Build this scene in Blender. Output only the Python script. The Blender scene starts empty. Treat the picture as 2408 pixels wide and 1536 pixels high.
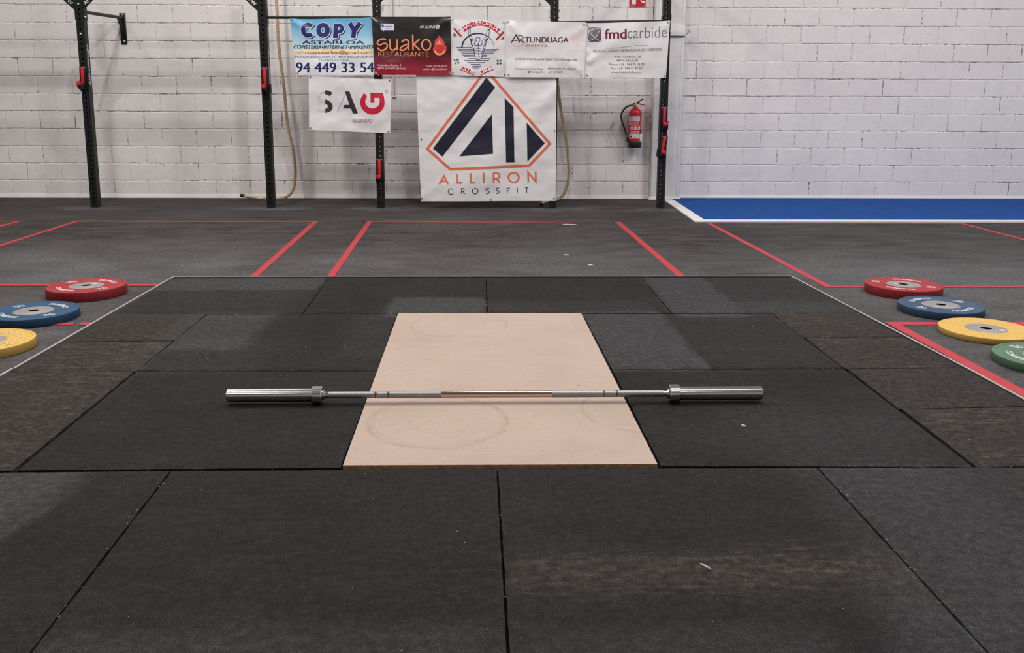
import bpy, bmesh, math, random
import numpy as np
from mathutils import Vector, Matrix, noise as mnoise

random.seed(7)
SC = bpy.context.scene
COL = SC.collection
PI = math.pi


def lin(r, g, b):
    def f(c):
        c /= 255.0
        return c / 12.92 if c <= 0.04045 else ((c + 0.055) / 1.055) ** 2.4
    return (f(r), f(g), f(b), 1.0)


# ------------------------------------------------------------------ camera
cam_d = bpy.data.cameras.new('camera')
cam = bpy.data.objects.new('camera', cam_d)
COL.objects.link(cam)
cam_d.sensor_fit = 'HORIZONTAL'
cam_d.sensor_width = 36.0
cam_d.lens = 2097.13 * 36.0 / 2408.0
cam_d.shift_y = -(768.0 - 602.52) / 2408.0
cam_d.clip_start = 0.05
cam_d.clip_end = 100
PITCH, YAW, ROLL = 0.176661, 0.0374872, 0.00383182
fwd = Vector((math.sin(YAW) * math.cos(PITCH), math.cos(YAW) * math.cos(PITCH), -math.sin(PITCH)))
rgt = Vector((math.cos(YAW), -math.sin(YAW), 0))
upv = rgt.cross(fwd)
r2 = math.cos(ROLL) * rgt + math.sin(ROLL) * upv
u2 = -math.sin(ROLL) * rgt + math.cos(ROLL) * upv
cam.matrix_world = Matrix(((r2.x, u2.x, -fwd.x, -0.06458), (r2.y, u2.y, -fwd.y, -2.62243),
                           (r2.z, u2.z, -fwd.z, 1.18619), (0, 0, 0, 1)))
SC.camera = cam

# ------------------------------------------------------------------ light, exposure
W = bpy.data.worlds.new('world')
SC.world = W
W.use_nodes = True
W.node_tree.nodes['Background'].inputs[0].default_value = (0.80, 0.86, 1.0, 1)
W.node_tree.nodes['Background'].inputs[1].default_value = 0.05
SC.view_settings.view_transform = 'Standard'
SC.view_settings.look = 'None'
SC.view_settings.gamma = 1.0
SC.view_settings.exposure = -0.08
SC.view_settings.use_curve_mapping = False


def lamp(x, y, z, power, col=(1.0, 0.955, 0.93), size=0.42):
    d = bpy.data.lights.new('high_bay_or_fill', 'AREA')
    d.shape = 'DISK'
    d.size = size
    d.energy = power
    d.color = col
    o = bpy.data.objects.new('high_bay_or_fill', d)
    o.location = (x, y, z)
    COL.objects.link(o)


# ceiling high-bay lamps, plus a soft fill lamp added at far left
WARM, MIDW, COOL = (1.0, 0.955, 0.93), (1.0, 0.965, 0.955), (0.975, 0.975, 1.0)
# rows nearest the wall (world x, y)
lamp(-2.85, 4.69, 6.0, 92, WARM, 0.16)
lamp(-3.30, 3.10, 6.0, 112, WARM, 0.22)
lamp(-2.95, 5.60, 6.0, 24, WARM, 0.5)
lamp(0.00, 4.30, 6.0, 70, MIDW, 0.4)
lamp(0.40, 2.00, 6.0, 145, MIDW, 0.4)
lamp(4.65, 4.42, 6.0, 92, COOL, 0.2)
lamp(5.10, 2.60, 6.0, 120, COOL, 0.3)
lamp(7.8, 3.4, 6.0, 70, COOL, 0.5)
lamp(-6.6, 3.4, 6.0, 88, WARM, 0.9)  # added soft fill, not a real fixture: lightens the left wall, weakens shadows
# rows over the platform and behind it
lamp(-3.0, -0.2, 6.0, 130, WARM, 0.5)
lamp(1.8, -0.6, 6.2, 125, MIDW, 0.5)
lamp(6.4, -0.6, 6.0, 90, COOL, 0.5)
lamp(-3.1, -3.6, 6.0, 35, WARM, 0.5)
lamp(1.8, -4.4, 6.2, 28, MIDW, 0.5)
lamp(6.4, -3.6, 6.0, 35, COOL, 0.5)

try:
    SC.cycles.use_denoising = True
    SC.cycles.max_bounces = 8
    SC.cycles.diffuse_bounces = 4
    SC.cycles.glossy_bounces = 4
except Exception:
    pass

# ------------------------------------------------------------------ materials


def new_mat(name):
    m = bpy.data.materials.new(name)
    m.use_nodes = True
    nt = m.node_tree
    b = nt.nodes['Principled BSDF']
    return m, nt, b


class NT:
    """small node helper"""
    def __init__(s, nt):
        s.t = nt

    def node(s, kind, **kw):
        n = s.t.nodes.new(kind)
        for k, v in kw.items():
            setattr(n, k, v)
        return n

    def link(s, a, b):
        s.t.links.new(a, b)

    def coords(s, space='Object'):
        return s.node('ShaderNodeTexCoord').outputs[space]

    def pos(s):
        return s.node('ShaderNodeNewGeometry').outputs['Position']

    def mapping(s, vec, scale=(1, 1, 1), rot=(0, 0, 0)):
        n = s.node('ShaderNodeMapping')
        n.inputs['Scale'].default_value = scale
        n.inputs['Rotation'].default_value = rot
        s.link(vec, n.inputs['Vector'])
        return n.outputs[0]

    def noise(s, vec, scale, detail=3, rough=0.55, out='Fac'):
        n = s.node('ShaderNodeTexNoise')
        n.inputs['Scale'].default_value = scale
        n.inputs['Detail'].default_value = detail
        n.inputs['Roughness'].default_value = rough
        s.link(vec, n.inputs['Vector'])
        return n.outputs[out]

    def ramp(s, fac, stops, interp='LINEAR'):
        n = s.node('ShaderNodeValToRGB')
        cr = n.color_ramp
        cr.interpolation = interp
        while len(cr.elements) < len(stops):
            cr.elements.new(0.5)
        for e, (p, c) in zip(cr.elements, stops):
            e.position = p
            e.color = c if len(c) == 4 else (*c, 1)
        s.link(fac, n.inputs[0])
        return n.outputs[0]

    def mix(s, fac, a, b, mode='MIX'):
        n = s.node('ShaderNodeMix', data_type='RGBA', blend_type=mode)
        if isinstance(fac, (int, float)):
            n.inputs[0].default_value = fac
        else:
            s.link(fac, n.inputs[0])
        for v, i in ((a, 6), (b, 7)):
            if isinstance(v, tuple):
                n.inputs[i].default_value = v
            else:
                s.link(v, n.inputs[i])
        return n.outputs[2]

    def math(s, op, a, b=None, clamp=False):
        n = s.node('ShaderNodeMath', operation=op)
        n.use_clamp = clamp
        for v, i in ((a, 0), (b, 1)):
            if v is None:
                continue
            if isinstance(v, (int, float)):
                n.inputs[i].default_value = v
            else:
                s.link(v, n.inputs[i])
        return n.outputs[0]

    def bump(s, h, strength, dist, bsdf):
        n = s.node('ShaderNodeBump')
        n.inputs['Strength'].default_value = strength
        n.inputs['Distance'].default_value = dist
        s.link(h, n.inputs['Height'])
        s.link(n.outputs[0], bsdf.inputs['Normal'])


def g(v):
    return (v, v, v, 1)


def simple(name, col, rough=0.5, metal=0.0, spec=0.5, vary=0.0, scale=8.0, bump=0.0, bscale=200):
    m, nt, b = new_mat(name)
    n = NT(nt)
    b.inputs['Roughness'].default_value = rough
    b.inputs['Metallic'].default_value = metal
    b.inputs['Specular IOR Level'].default_value = spec
    if vary:
        f = n.noise(n.coords(), scale, 4)
        lo = tuple(c * (1 - vary) for c in col[:3]) + (1,)
        hi = tuple(min(1, c * (1 + vary)) for c in col[:3]) + (1,)
        n.link(n.ramp(f, [(0.3, lo), (0.7, hi)]), b.inputs['Base Color'])
    else:
        b.inputs['Base Color'].default_value = col
    if bump:
        n.bump(n.noise(n.coords(), bscale, 2), bump, 0.002, b)
    return m


def rubber(name, base, dustc, brownc, spec=0.13, cloud=0.5, mottle=0.22):
    m, nt, b = new_mat(name)
    n = NT(nt)
    p = n.pos()
    at = n.node('ShaderNodeAttribute', attribute_name='wear')
    sep = n.node('ShaderNodeSeparateColor')
    n.link(at.outputs['Color'], sep.inputs[0])
    dust, brown, scuff = sep.outputs[0], sep.outputs[1], sep.outputs[2]
    big = n.noise(p, 2.2, 4, 0.6)
    fine = n.noise(p, 260, 2, 0.6)
    med = n.noise(p, 38, 3, 0.6)
    streak = n.noise(n.mapping(p, (9, 46, 1)), 1.0, 4, 0.65)
    c = n.mix(n.ramp(big, [(0.35, g(0)), (0.7, g(cloud))]), base, tuple(x * 1.6 for x in base[:3]) + (1,))
    mot = n.noise(n.mapping(p, (3.2, 8.0, 1)), 1.0, 5, 0.68)
    c = n.mix(1.0, c, n.ramp(mot, [(0.32, g(1 - mottle)), (0.5, g(1.0)), (0.70, g(1 + mottle * 1.3))]), 'MULTIPLY')
    scr = n.noise(n.mapping(p, (7, 46, 1)), 1.0, 3, 0.6)
    c = n.mix(n.ramp(scr, [(0.70, g(0)), (0.80, g(mottle))]), c, dustc)
    df = n.math('MULTIPLY', dust, n.ramp(n.math('ADD', n.math('MULTIPLY', med, 0.6), n.math('MULTIPLY', streak, 0.5)),
                                        [(0.3, g(0.45)), (0.75, g(1.0))]), True)
    c = n.mix(df, c, dustc)
    bf = n.math('MULTIPLY', brown, n.ramp(n.math('ADD', n.math('MULTIPLY', med, 0.85), n.math('MULTIPLY', streak, 0.15)), [(0.35, g(0.3)), (0.65, g(1.0))]), True)
    c = n.mix(bf, c, brownc)
    sf = n.math('MULTIPLY', scuff, n.ramp(streak, [(0.50, g(0)), (0.70, g(0.95))]), True)
    c = n.mix(sf, c, tuple(x * 1.8 for x in brownc[:3]) + (1,))
    sp = n.ramp(fine, [(0.28, g(0.42)), (0.5, g(0.95)), (0.72, g(2.1))])
    c = n.mix(1.0, c, sp, 'MULTIPLY')
    c = n.mix(1.0, c, n.ramp(med, [(0.34, g(0.80)), (0.5, g(1.0)), (0.66, g(1.24))]), 'MULTIPLY')
    # coloured granules
    gr = n.node('ShaderNodeTexVoronoi')
    gr.inputs['Scale'].default_value = 170
    n.link(p, gr.inputs['Vector'])
    sp3 = n.node('ShaderNodeSeparateColor')
    n.link(gr.outputs['Color'], sp3.inputs[0])
    c = n.mix(n.math('MULTIPLY', n.math('GREATER_THAN', sp3.outputs[0], 0.93), 0.55), c,
              tuple(x * 3.0 for x in (base[0] * 1.1, base[1], base[2] * 0.95)) + (1,))
    n.link(c, b.inputs['Base Color'])
    b.inputs['Roughness'].default_value = 0.78
    b.inputs['Specular IOR Level'].default_value = spec
    n.bump(n.math('ADD', fine, n.math('MULTIPLY', med, 0.7)), 0.35, 0.0015, b)
    return m


M = {}
M['tile'] = rubber('black_rubber_tile', (0.0074, 0.0068, 0.0063, 1), (0.044, 0.0450, 0.046, 1), (0.034, 0.0275, 0.0235, 1))
M['floor'] = rubber('gym_floor_rubber', (0.0245, 0.0213, 0.0204, 1), (0.105, 0.106, 0.108, 1), (0.032, 0.027, 0.024, 1), 0.22, 0.75, 0.60)
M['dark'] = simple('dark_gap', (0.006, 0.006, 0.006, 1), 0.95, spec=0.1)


def wall_paint(name, col, pits):
    m, nt, b = new_mat(name)
    n = NT(nt)
    p = n.pos()
    big = n.noise(p, 1.3, 4, 0.6)
    mid = n.noise(p, 9, 4, 0.6)
    fine = n.noise(p, 95, 4, 0.72)
    lo = tuple(c * 0.93 for c in col[:3]) + (1,)
    hi = tuple(min(1, c * 1.03) for c in col[:3]) + (1,)
    c = n.ramp(n.math('ADD', n.math('MULTIPLY', big, 0.6), n.math('MULTIPLY', mid, 0.4)), [(0.35, lo), (0.65, hi)])
    if pits == 'joint':
        brk = n.noise(n.mapping(p, (1, 1, 1.0)), 34, 4, 0.72)
        big2 = n.noise(p, 3.1, 2, 0.5)
        f = n.ramp(n.math('ADD', brk, n.math('MULTIPLY', n.math('SUBTRACT', big2, 0.5), 0.55)), [(0.50, g(0)), (0.585, g(0.92))])
        c = n.mix(f, c, (0.13, 0.12, 0.115, 1))
    elif pits:
        pit = n.noise(p, 60, 2, 0.5)
        f = n.ramp(pit, [(0.715, g(0)), (0.75, g(0.6))])
        c = n.mix(f, c, (0.26, 0.24, 0.23, 1))
    n.link(c, b.inputs['Base Color'])
    b.inputs['Roughness'].default_value = 0.62
    b.inputs['Specular IOR Level'].default_value = 0.25
    n.bump(n.math('ADD', n.math('MULTIPLY', mid, 1.3), fine), 0.75, 0.0035, b)
    return m


M['block'] = wall_paint('white_painted_block', (0.755, 0.718, 0.708, 1), 'few')
M['joint'] = wall_paint('white_painted_joint', (0.755, 0.718, 0.708, 1), 'joint')
M['plaster'] = wall_paint('white_plaster', (0.76, 0.735, 0.725, 1), None)
M['steel_black'] = simple('black_powder_coat', (0.0075, 0.0078, 0.008, 1), 0.45, spec=0.32, vary=0.25, scale=25, bump=0.15, bscale=350)
M['foot'] = simple('dusty_foot_plate', (0.10, 0.10, 0.10, 1), 0.8, vary=0.6, scale=40)
M['red_pad'] = simple('red_plastic', lin(205, 30, 45), 0.4, spec=0.4)
M['zinc'] = simple('zinc_bolt', (0.62, 0.61, 0.58, 1), 0.32, metal=1.0)
M['white_print'] = simple('white_print', (0.62, 0.62, 0.62, 1), 0.5)
M['chrome'] = simple('chrome', (0.62, 0.60, 0.59, 1), 0.16, metal=1.0)
M['chrome_worn'] = simple('worn_chrome_sleeve', (0.60, 0.585, 0.58, 1), 0.17, metal=1.0, vary=0.10, scale=60)
M['alu'] = simple('grey_angle_metal', (0.36, 0.345, 0.335, 1), 0.5, metal=0.35, vary=0.15, scale=6)
M['hub'] = simple('steel_hub', (0.30, 0.28, 0.265, 1), 0.5, metal=0.45, vary=0.08, scale=40)
M['rope_black'] = simple('black_rope_tape', (0.012, 0.011, 0.011, 1), 0.6)
M['tape'] = simple('red_floor_tape', lin(164, 44, 50), 0.55, spec=0.35, vary=0.10, scale=7)
M['white_vinyl'] = simple('white_turf_line', (0.66, 0.64, 0.63, 1), 0.75, vary=0.08, scale=20, bump=0.3)
M['ext_red'] = simple('extinguisher_red', lin(190, 22, 30), 0.28, spec=0.5)
M['black_plastic'] = simple('black_plastic', (0.010, 0.009, 0.009, 1), 0.45)
M['brass'] = simple('brass', (0.55, 0.40, 0.18, 1), 0.35, metal=1.0)
M['label_white'] = simple('white_label', (0.72, 0.72, 0.73, 1), 0.45)
M['label_pink'] = simple('pale_red_print', lin(226, 150, 150), 0.45)
M['label_dark'] = simple('dark_print', lin(50, 50, 60), 0.5)
M['sign_red'] = simple('sign_red', lin(178, 22, 30), 0.4)
M['chip'] = simple('pale_wood_chip', (0.36, 0.32, 0.27, 1), 0.8, vary=0.3, scale=30)
M['plastic_white'] = simple('white_plastic', (0.74, 0.73, 0.72, 1), 0.4)
M['ceil'] = simple('ceiling_white', (0.80, 0.79, 0.78, 1), 0.9, vary=0.03)
M['sidewall'] = simple('side_wall_grey', (0.76, 0.745, 0.735, 1), 0.9, vary=0.04)


def knurl_mat():
    m, nt, b = new_mat('knurled_steel')
    n = NT(nt)
    c = n.coords()
    w1 = n.node('ShaderNodeTexNoise')
    w1.inputs['Scale'].default_value = 420
    n.link(c, w1.inputs['Vector'])
    n.link(n.ramp(w1.outputs['Fac'], [(0.3, (0.17, 0.17, 0.17, 1)), (0.65, (0.36, 0.355, 0.35, 1))]), b.inputs['Base Color'])
    b.inputs['Metallic'].default_value = 0.75
    b.inputs['Roughness'].default_value = 0.48
    n.bump(w1.outputs['Fac'], 0.6, 0.0008, b)
    return m


M['knurl'] = knurl_mat()
M['bronze'] = simple('bronzed_bar_steel', (0.60, 0.47, 0.37, 1), 0.14, metal=1.0)


def plate_rubber(name, col, worn, scratch=0.35):
    m, nt, b = new_mat(name)
    n = NT(nt)
    c = n.coords()
    big = n.noise(c, 9, 4, 0.6)
    fine = n.noise(c, 130, 3, 0.6)
    k = n.mix(n.ramp(big, [(0.45, g(0)), (0.75, g(scratch))]), col, worn)
    k = n.mix(1.0, k, n.ramp(fine, [(0.3, g(0.78)), (0.7, g(1.18))]), 'MULTIPLY')
    # dirty tread on the rim: only the outer 3 mm of the disc
    xyz = n.node('ShaderNodeSeparateXYZ')
    n.link(c, xyz.inputs[0])
    rr = n.math('SQRT', n.math('ADD', n.math('MULTIPLY', xyz.outputs[0], xyz.outputs[0]), n.math('MULTIPLY', xyz.outputs[1], xyz.outputs[1])))
    rim = n.math('MULTIPLY', n.math('GREATER_THAN', rr, 0.2225), n.ramp(fine, [(0.45, g(0.35)), (0.62, g(0.75))]))
    k = n.mix(rim, k, tuple(x * 0.35 for x in col[:3]) + (1,))
    n.link(k, b.inputs['Base Color'])
    b.inputs['Roughness'].default_value = 0.6
    b.inputs['Specular IOR Level'].default_value = 0.35
    n.bump(fine, 0.25, 0.001, b)
    return m


M['p_red'] = plate_rubber('red_rubber', lin(142, 30, 37), lin(160, 58, 62))
M['p_blue'] = plate_rubber('blue_rubber', lin(26, 66, 98), lin(52, 82, 106))
M['p_blue2'] = plate_rubber('greyed_blue_rubber', lin(38, 64, 90), lin(70, 90, 110), 0.5)
M['p_yellow'] = plate_rubber('yellow_rubber', lin(196, 158, 76), lin(200, 172, 108), 0.22)
M['p_green'] = plate_rubber('green_rubber', lin(74, 104, 80), lin(98, 120, 102), 0.45)
M['faded'] = simple('faded_lettering', lin(214, 188, 128), 0.6)


def turf_mat():
    m, nt, b = new_mat('blue_turf')
    n = NT(nt)
    p = n.pos()
    a = n.noise(p, 130, 3, 0.7)
    d = n.noise(n.mapping(p, (1, 2.5, 1)), 5, 3, 0.6)
    c = n.ramp(a, [(0.25, lin(3, 38, 100)), (0.5, lin(9, 68, 142)), (0.8, lin(44, 108, 180))])
    c = n.mix(1.0, c, n.ramp(d, [(0.3, g(0.82)), (0.7, g(1.12))]), 'MULTIPLY')
    n.link(c, b.inputs['Base Color'])
    b.inputs['Roughness'].default_value = 0.85
    b.inputs['Specular IOR Level'].default_value = 0.2
    n.bump(a, 0.9, 0.006, b)
    return m


M['turf'] = turf_mat()


def rope_mat():
    m, nt, b = new_mat('manila_rope')
    n = NT(nt)
    p = n.pos()
    a = n.noise(p, 220, 3, 0.7)
    c = n.ramp(a, [(0.25, lin(138, 112, 86)), (0.55, lin(196, 168, 136)), (0.85, lin(224, 202, 172))])
    n.link(c, b.inputs['Base Color'])
    b.inputs['Roughness'].default_value = 0.9
    b.inputs['Specular IOR Level'].default_value = 0.15
    return m


M['rope'] = rope_mat()
M['rope_pale'] = simple('pale_rope_whipping', lin(200, 180, 158), 0.9, vary=0.15, scale=120, bump=0.4)


def board_mat():
    m, nt, b = new_mat('pale_plywood')
    n = NT(nt)
    p = n.pos()
    grain = n.noise(n.mapping(p, (3, 60, 3)), 1.0, 5, 0.65)
    cloud = n.noise(p, 3.0, 4, 0.6)
    speck = n.noise(p, 55, 3, 0.6)
    wob = n.noise(p, 7, 2, 0.5)
    c = n.ramp(n.math('ADD', n.math('MULTIPLY', grain, 0.35), n.math('MULTIPLY', cloud, 0.65)),
               [(0.3, (0.330, 0.248, 0.194, 1)), (0.5, (0.372, 0.284, 0.226, 1)), (0.7, (0.402, 0.310, 0.249, 1))])
    # faint smudges
    c = n.mix(n.ramp(n.noise(p, 6, 4, 0.7), [(0.55, g(0)), (0.8, g(0.3))]), c, (0.30, 0.222, 0.172, 1))
    xyz = n.node('ShaderNodeSeparateXYZ')
    n.link(p, xyz.inputs[0])
    x, y = xyz.outputs[0], xyz.outputs[1]

    def ring(cx, cy, r, w, strength):
        nonlocal c
        dx = n.math('SUBTRACT', x, cx)
        dy = n.math('SUBTRACT', y, cy)
        d = n.math('SQRT', n.math('ADD', n.math('MULTIPLY', dx, dx), n.math('MULTIPLY', dy, dy)))
        d = n.math('ADD', d, n.math('MULTIPLY', n.math('SUBTRACT', wob, 0.5), 0.012))
        a = n.math('ABSOLUTE', n.math('SUBTRACT', d, r))
        f = n.math('MULTIPLY', n.ramp(n.math('DIVIDE', a, w), [(0.0, g(1)), (1.0, g(0))]),
                   n.ramp(n.noise(p, 12, 3, 0.7), [(0.35, g(0.15)), (0.65, g(strength))]))
        c = n.mix(f, c, (0.250, 0.180, 0.128, 1))
    # scuff rings left by plates
    ring(-0.212, 0.395, 0.245, 0.016, 0.6)
    ring(-0.205, 0.410, 0.236, 0.006, 0.35)
    ring(-0.165, 1.752, 0.242, 0.008, 0.7)
    ring(0.555, 0.500, 0.240, 0.012, 0.55)
    ring(0.655, 1.775, 0.240, 0.007, 0.5)
    ring(-0.60, 0.62, 0.42, 0.004, 0.45)
    ring(-0.9, 1.75, 0.86, 0.004, 0.4)
    ring(1.05, 0.05, 0.82, 0.004, 0.4)
    # scattered pinholes
    c = n.mix(n.ramp(n.noise(p, 30, 1, 0.4), [(0.80, g(0)), (0.815, g(0.8))]), c, (0.16, 0.10, 0.06, 1))
    c = n.mix(1.0, c, n.ramp(speck, [(0.3, g(0.95)), (0.7, g(1.04))]), 'MULTIPLY')
    n.link(c, b.inputs['Base Color'])
    b.inputs['Roughness'].default_value = 0.42
    b.inputs['Specular IOR Level'].default_value = 0.4
    n.bump(grain, 0.08, 0.001, b)
    return m


M['board'] = board_mat()
M['board_edge'] = simple('plywood_edge', (0.34, 0.20, 0.115, 1), 0.8, vary=0.4, scale=60)

# ------------------------------------------------------------------ mesh helpers


class MB:
    """collects faces, then links them as ONE mesh object"""
    def __init__(s):
        s.v, s.f, s.mi = [], [], []

    def add(s, verts, faces, mi=0):
        o = len(s.v)
        s.v += [tuple(v) for v in verts]
        for f in faces:
            s.f.append(tuple(i + o for i in f))
            s.mi.append(mi)
        return s

    def box(s, x0, x1, y0, y1, z0, z1, mi=0, bev=0.0):
        if bev <= 0:
            v = [(x, y, z) for z in (z0, z1) for y in (y0, y1) for x in (x0, x1)]
            f = [(0, 2, 3, 1), (4, 5, 7, 6), (0, 1, 5, 4), (2, 6, 7, 3), (0, 4, 6, 2), (1, 3, 7, 5)]
            return s.add(v, f, mi)
        bm = bmesh.new()
        bmesh.ops.create_cube(bm, size=1.0)
        for q in bm.verts:
            q.co = Vector(((x0 + x1) / 2 + q.co.x * (x1 - x0), (y0 + y1) / 2 + q.co.y * (y1 - y0), (z0 + z1) / 2 + q.co.z * (z1 - z0)))
        bmesh.ops.bevel(bm, geom=list(bm.edges), offset=bev, segments=2, affect='EDGES', profile=0.5)
        bm.verts.index_update()
        s.add([q.co[:] for q in bm.verts], [[w.index for w in f.verts] for f in bm.faces], mi)
        bm.free()
        return s

    def tube(s, pts, r, seg=10, mi=0, cap=True):
        pts = [Vector(p) for p in pts]
        n = len(pts)
        rs = r if isinstance(r, (list, tuple)) else [r] * n
        t0 = (pts[1] - pts[0]).normalized()
        ref = Vector((0, 0, 1)) if abs(t0.z) < 0.9 else Vector((1, 0, 0))
        nrm = (ref - t0 * ref.dot(t0)).normalized()
        verts, faces = [], []
        for i in range(n):
            t = (pts[min(i + 1, n - 1)] - pts[max(i - 1, 0)]).normalized()
            nrm = (nrm - t * nrm.dot(t)).normalized()
            bi = t.cross(nrm)
            for k in range(seg):
                a = 2 * PI * k / seg
                verts.append(pts[i] + (nrm * math.cos(a) + bi * math.sin(a)) * rs[i])
        for i in range(n - 1):
            for k in range(seg):
                k2 = (k + 1) % seg
                faces.append((i * seg + k, i * seg + k2, (i + 1) * seg + k2, (i + 1) * seg + k))
        if cap:
            faces.append(tuple(range(seg))[::-1])
            faces.append(tuple((n - 1) * seg + k for k in range(seg)))
        return s.add(verts, faces, mi)

    def lathe(s, prof, seg=48, mi=0, axis='Z', c=(0, 0, 0), closed=False):
        verts, faces = [], []
        m = len(prof)
        for k in range(seg):
            a = 2 * PI * k / seg
            for (r, h) in prof:
                if axis == 'Z':
                    verts.append((c[0] + r * math.cos(a), c[1] + r * math.sin(a), c[2] + h))
                else:
                    verts.append((c[0] + h, c[1] + r * math.cos(a), c[2] + r * math.sin(a)))
        for k in range(seg):
            k2 = (k + 1) % seg
            for i in range(m if closed else m - 1):
                j = (i + 1) % m
                if axis == 'Z':
                    faces.append((k * m + i, k2 * m + i, k2 * m + j, k * m + j))
                else:
                    faces.append((k * m + i, k2 * m + i, k2 * m + j, k * m + j))
        return s.add(verts, faces, mi)

    def prism(s, poly, y0, y1, mi=0, plane='XZ'):
        n = len(poly)
        def P(a, b, d):
            return (a, d, b) if plane == 'XZ' else ((d, a, b) if plane == 'YZ' else (a, b, d))
        v = [P(a, b, y0) for a, b in poly] + [P(a, b, y1) for a, b in poly]
        f = [tuple(range(n)), tuple(range(2 * n - 1, n - 1, -1))]
        f += [(i, n + i, n + (i + 1) % n, (i + 1) % n) for i in range(n)]
        return s.add(v, f, mi)

    def bolt(s, c, d, r=0.011, h=0.008, mi=0):
        """domed bolt head at c pointing along d"""
        c, d = Vector(c), Vector(d).normalized()
        pts = [c, c + d * h * 0.55, c + d * h * 0.9, c + d * h]
        return s.tube(pts, [r, r, r * 0.7, r * 0.25], 12, mi)

    def build(s, name, mats, parent=None, smooth=40, loc=None):
        me = bpy.data.meshes.new(name)
        me.from_pydata(s.v, [], s.f)
        if not isinstance(mats, (list, tuple)):
            mats = [mats]
        for m in mats:
            me.materials.append(m)
        if len(mats) > 1:
            me.polygons.foreach_set('material_index', s.mi)
        bm = bmesh.new()
        bm.from_mesh(me)
        bmesh.ops.recalc_face_normals(bm, faces=bm.faces)
        bm.to_mesh(me)
        bm.free()
        if smooth:
            me.polygons.foreach_set('use_smooth', [True] * len(me.polygons))
            me.set_sharp_from_angle(angle=math.radians(smooth))
        me.update()
        o = bpy.data.objects.new(name, me)
        COL.objects.link(o)
        if parent is not None:
            o.parent = parent
        if loc is not None:
            o.location = loc
        return o


def tag(o, label=None, cat=None, group=None, kind=None):
    if label:
        o['label'] = label
    if cat:
        o['category'] = cat
    if group:
        o['group'] = group
    if kind:
        o['kind'] = kind
    return o


def thing(name, label, cat, loc=(0, 0, 0), rz=0.0, group=None):
    o = bpy.data.objects.new(name, None)
    o.empty_display_size = 0.1
    COL.objects.link(o)
    o.location = loc
    o.rotation_euler = (0, 0, rz)
    return tag(o, label, cat, group)


# frame of the block wall: s runs along it, y negative comes into the room
WY, WA = 7.9296, -0.022667


def wpt(s, off, z):
    return (s * math.cos(WA) + off * math.sin(WA), WY + s * math.sin(WA) - off * math.cos(WA), z)


def wthing(name, label, cat, s=0.0, off=0.0, z=0.0, group=None):
    return thing(name, label, cat, wpt(s, off, z), WA, group)


def wplace(o, s, off, z):
    o.location = wpt(s, off, z)
    o.rotation_euler = (0, 0, WA)
    return o


def sm(e0, e1, x):
    t = max(0.0, min(1.0, (x - e0) / (e1 - e0)))
    return t * t * (3 - 2 * t)


def nz(x, y, s, seed=0.0):
    return mnoise.noise(Vector((x * s, y * s, seed)))


def soft_box(x, y, x0, x1, y0, y1, e=0.05):
    w = nz(x, y, 6.0, 3.1) * 0.03
    x, y = x + w, y + w
    return sm(x0 - e, x0 + e, x) * (1 - sm(x1 - e, x1 + e, x)) * sm(y0 - e, y0 + e, y) * (1 - sm(y1 - e, y1 + e, y))


# ------------------------------------------------------------------ structure: floor
fl = MB()
fl.box(-9.5, 10, -9, 8.6, -0.12, -0.012)
floor = fl.build('floor', M['dark'], smooth=0)
tag(floor, kind='structure')


def floor_wear(x, y):
    d = 0.12 + 0.22 * nz(x, y, 0.9, 5) + 0.24 * nz(x, y * 2.6, 2.2, 9)
    for bs in (-4.155, -2.277, -1.098, 0.75, 1.921):
        bx, by, _ = wpt(bs, 0.96, 0)
        q = math.hypot((x - bx) / 0.36, (y - by + 0.07) / 0.17)
        d += 1.5 * math.exp(-q * q) * max(0.0, 0.55 + 1.3 * nz(x * 0.7, y * 2.5, 9, 2))
    d += 0.35 * soft_box(x, y, -8, -1.65, 3.0, 4.9, 0.3) * (0.6 + nz(x, y, 2, 4))
    d += 0.25 * soft_box(x, y, -8, 8, 2.6, 4.2, 0.4)
    d += 0.30 * soft_box(x, y, -5, -2.05, 0.0, 2.6, 0.25) + 0.30 * soft_box(x, y, 2.1, 6, 0.0, 3.6, 0.3)
    b = (0.55 * sm(5.6, 6.6, y) + 0.3 * nz(x, y, 1.5, 12)) * max(0.0, 1 - 1.2 * d)
    return max(0, min(1, d)), max(0, min(1, b)), 0.12


def wear_attr(me, fn):
    ca = me.color_attributes.new('wear', 'FLOAT_COLOR', 'POINT')
    buf = np.zeros((len(me.vertices), 4), np.float32)
    buf[:, 3] = 1
    for i, v in enumerate(me.vertices):
        buf[i, :3] = fn(v.co.x, v.co.y)
    ca.data.foreach_set('color', buf.ravel())


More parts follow.
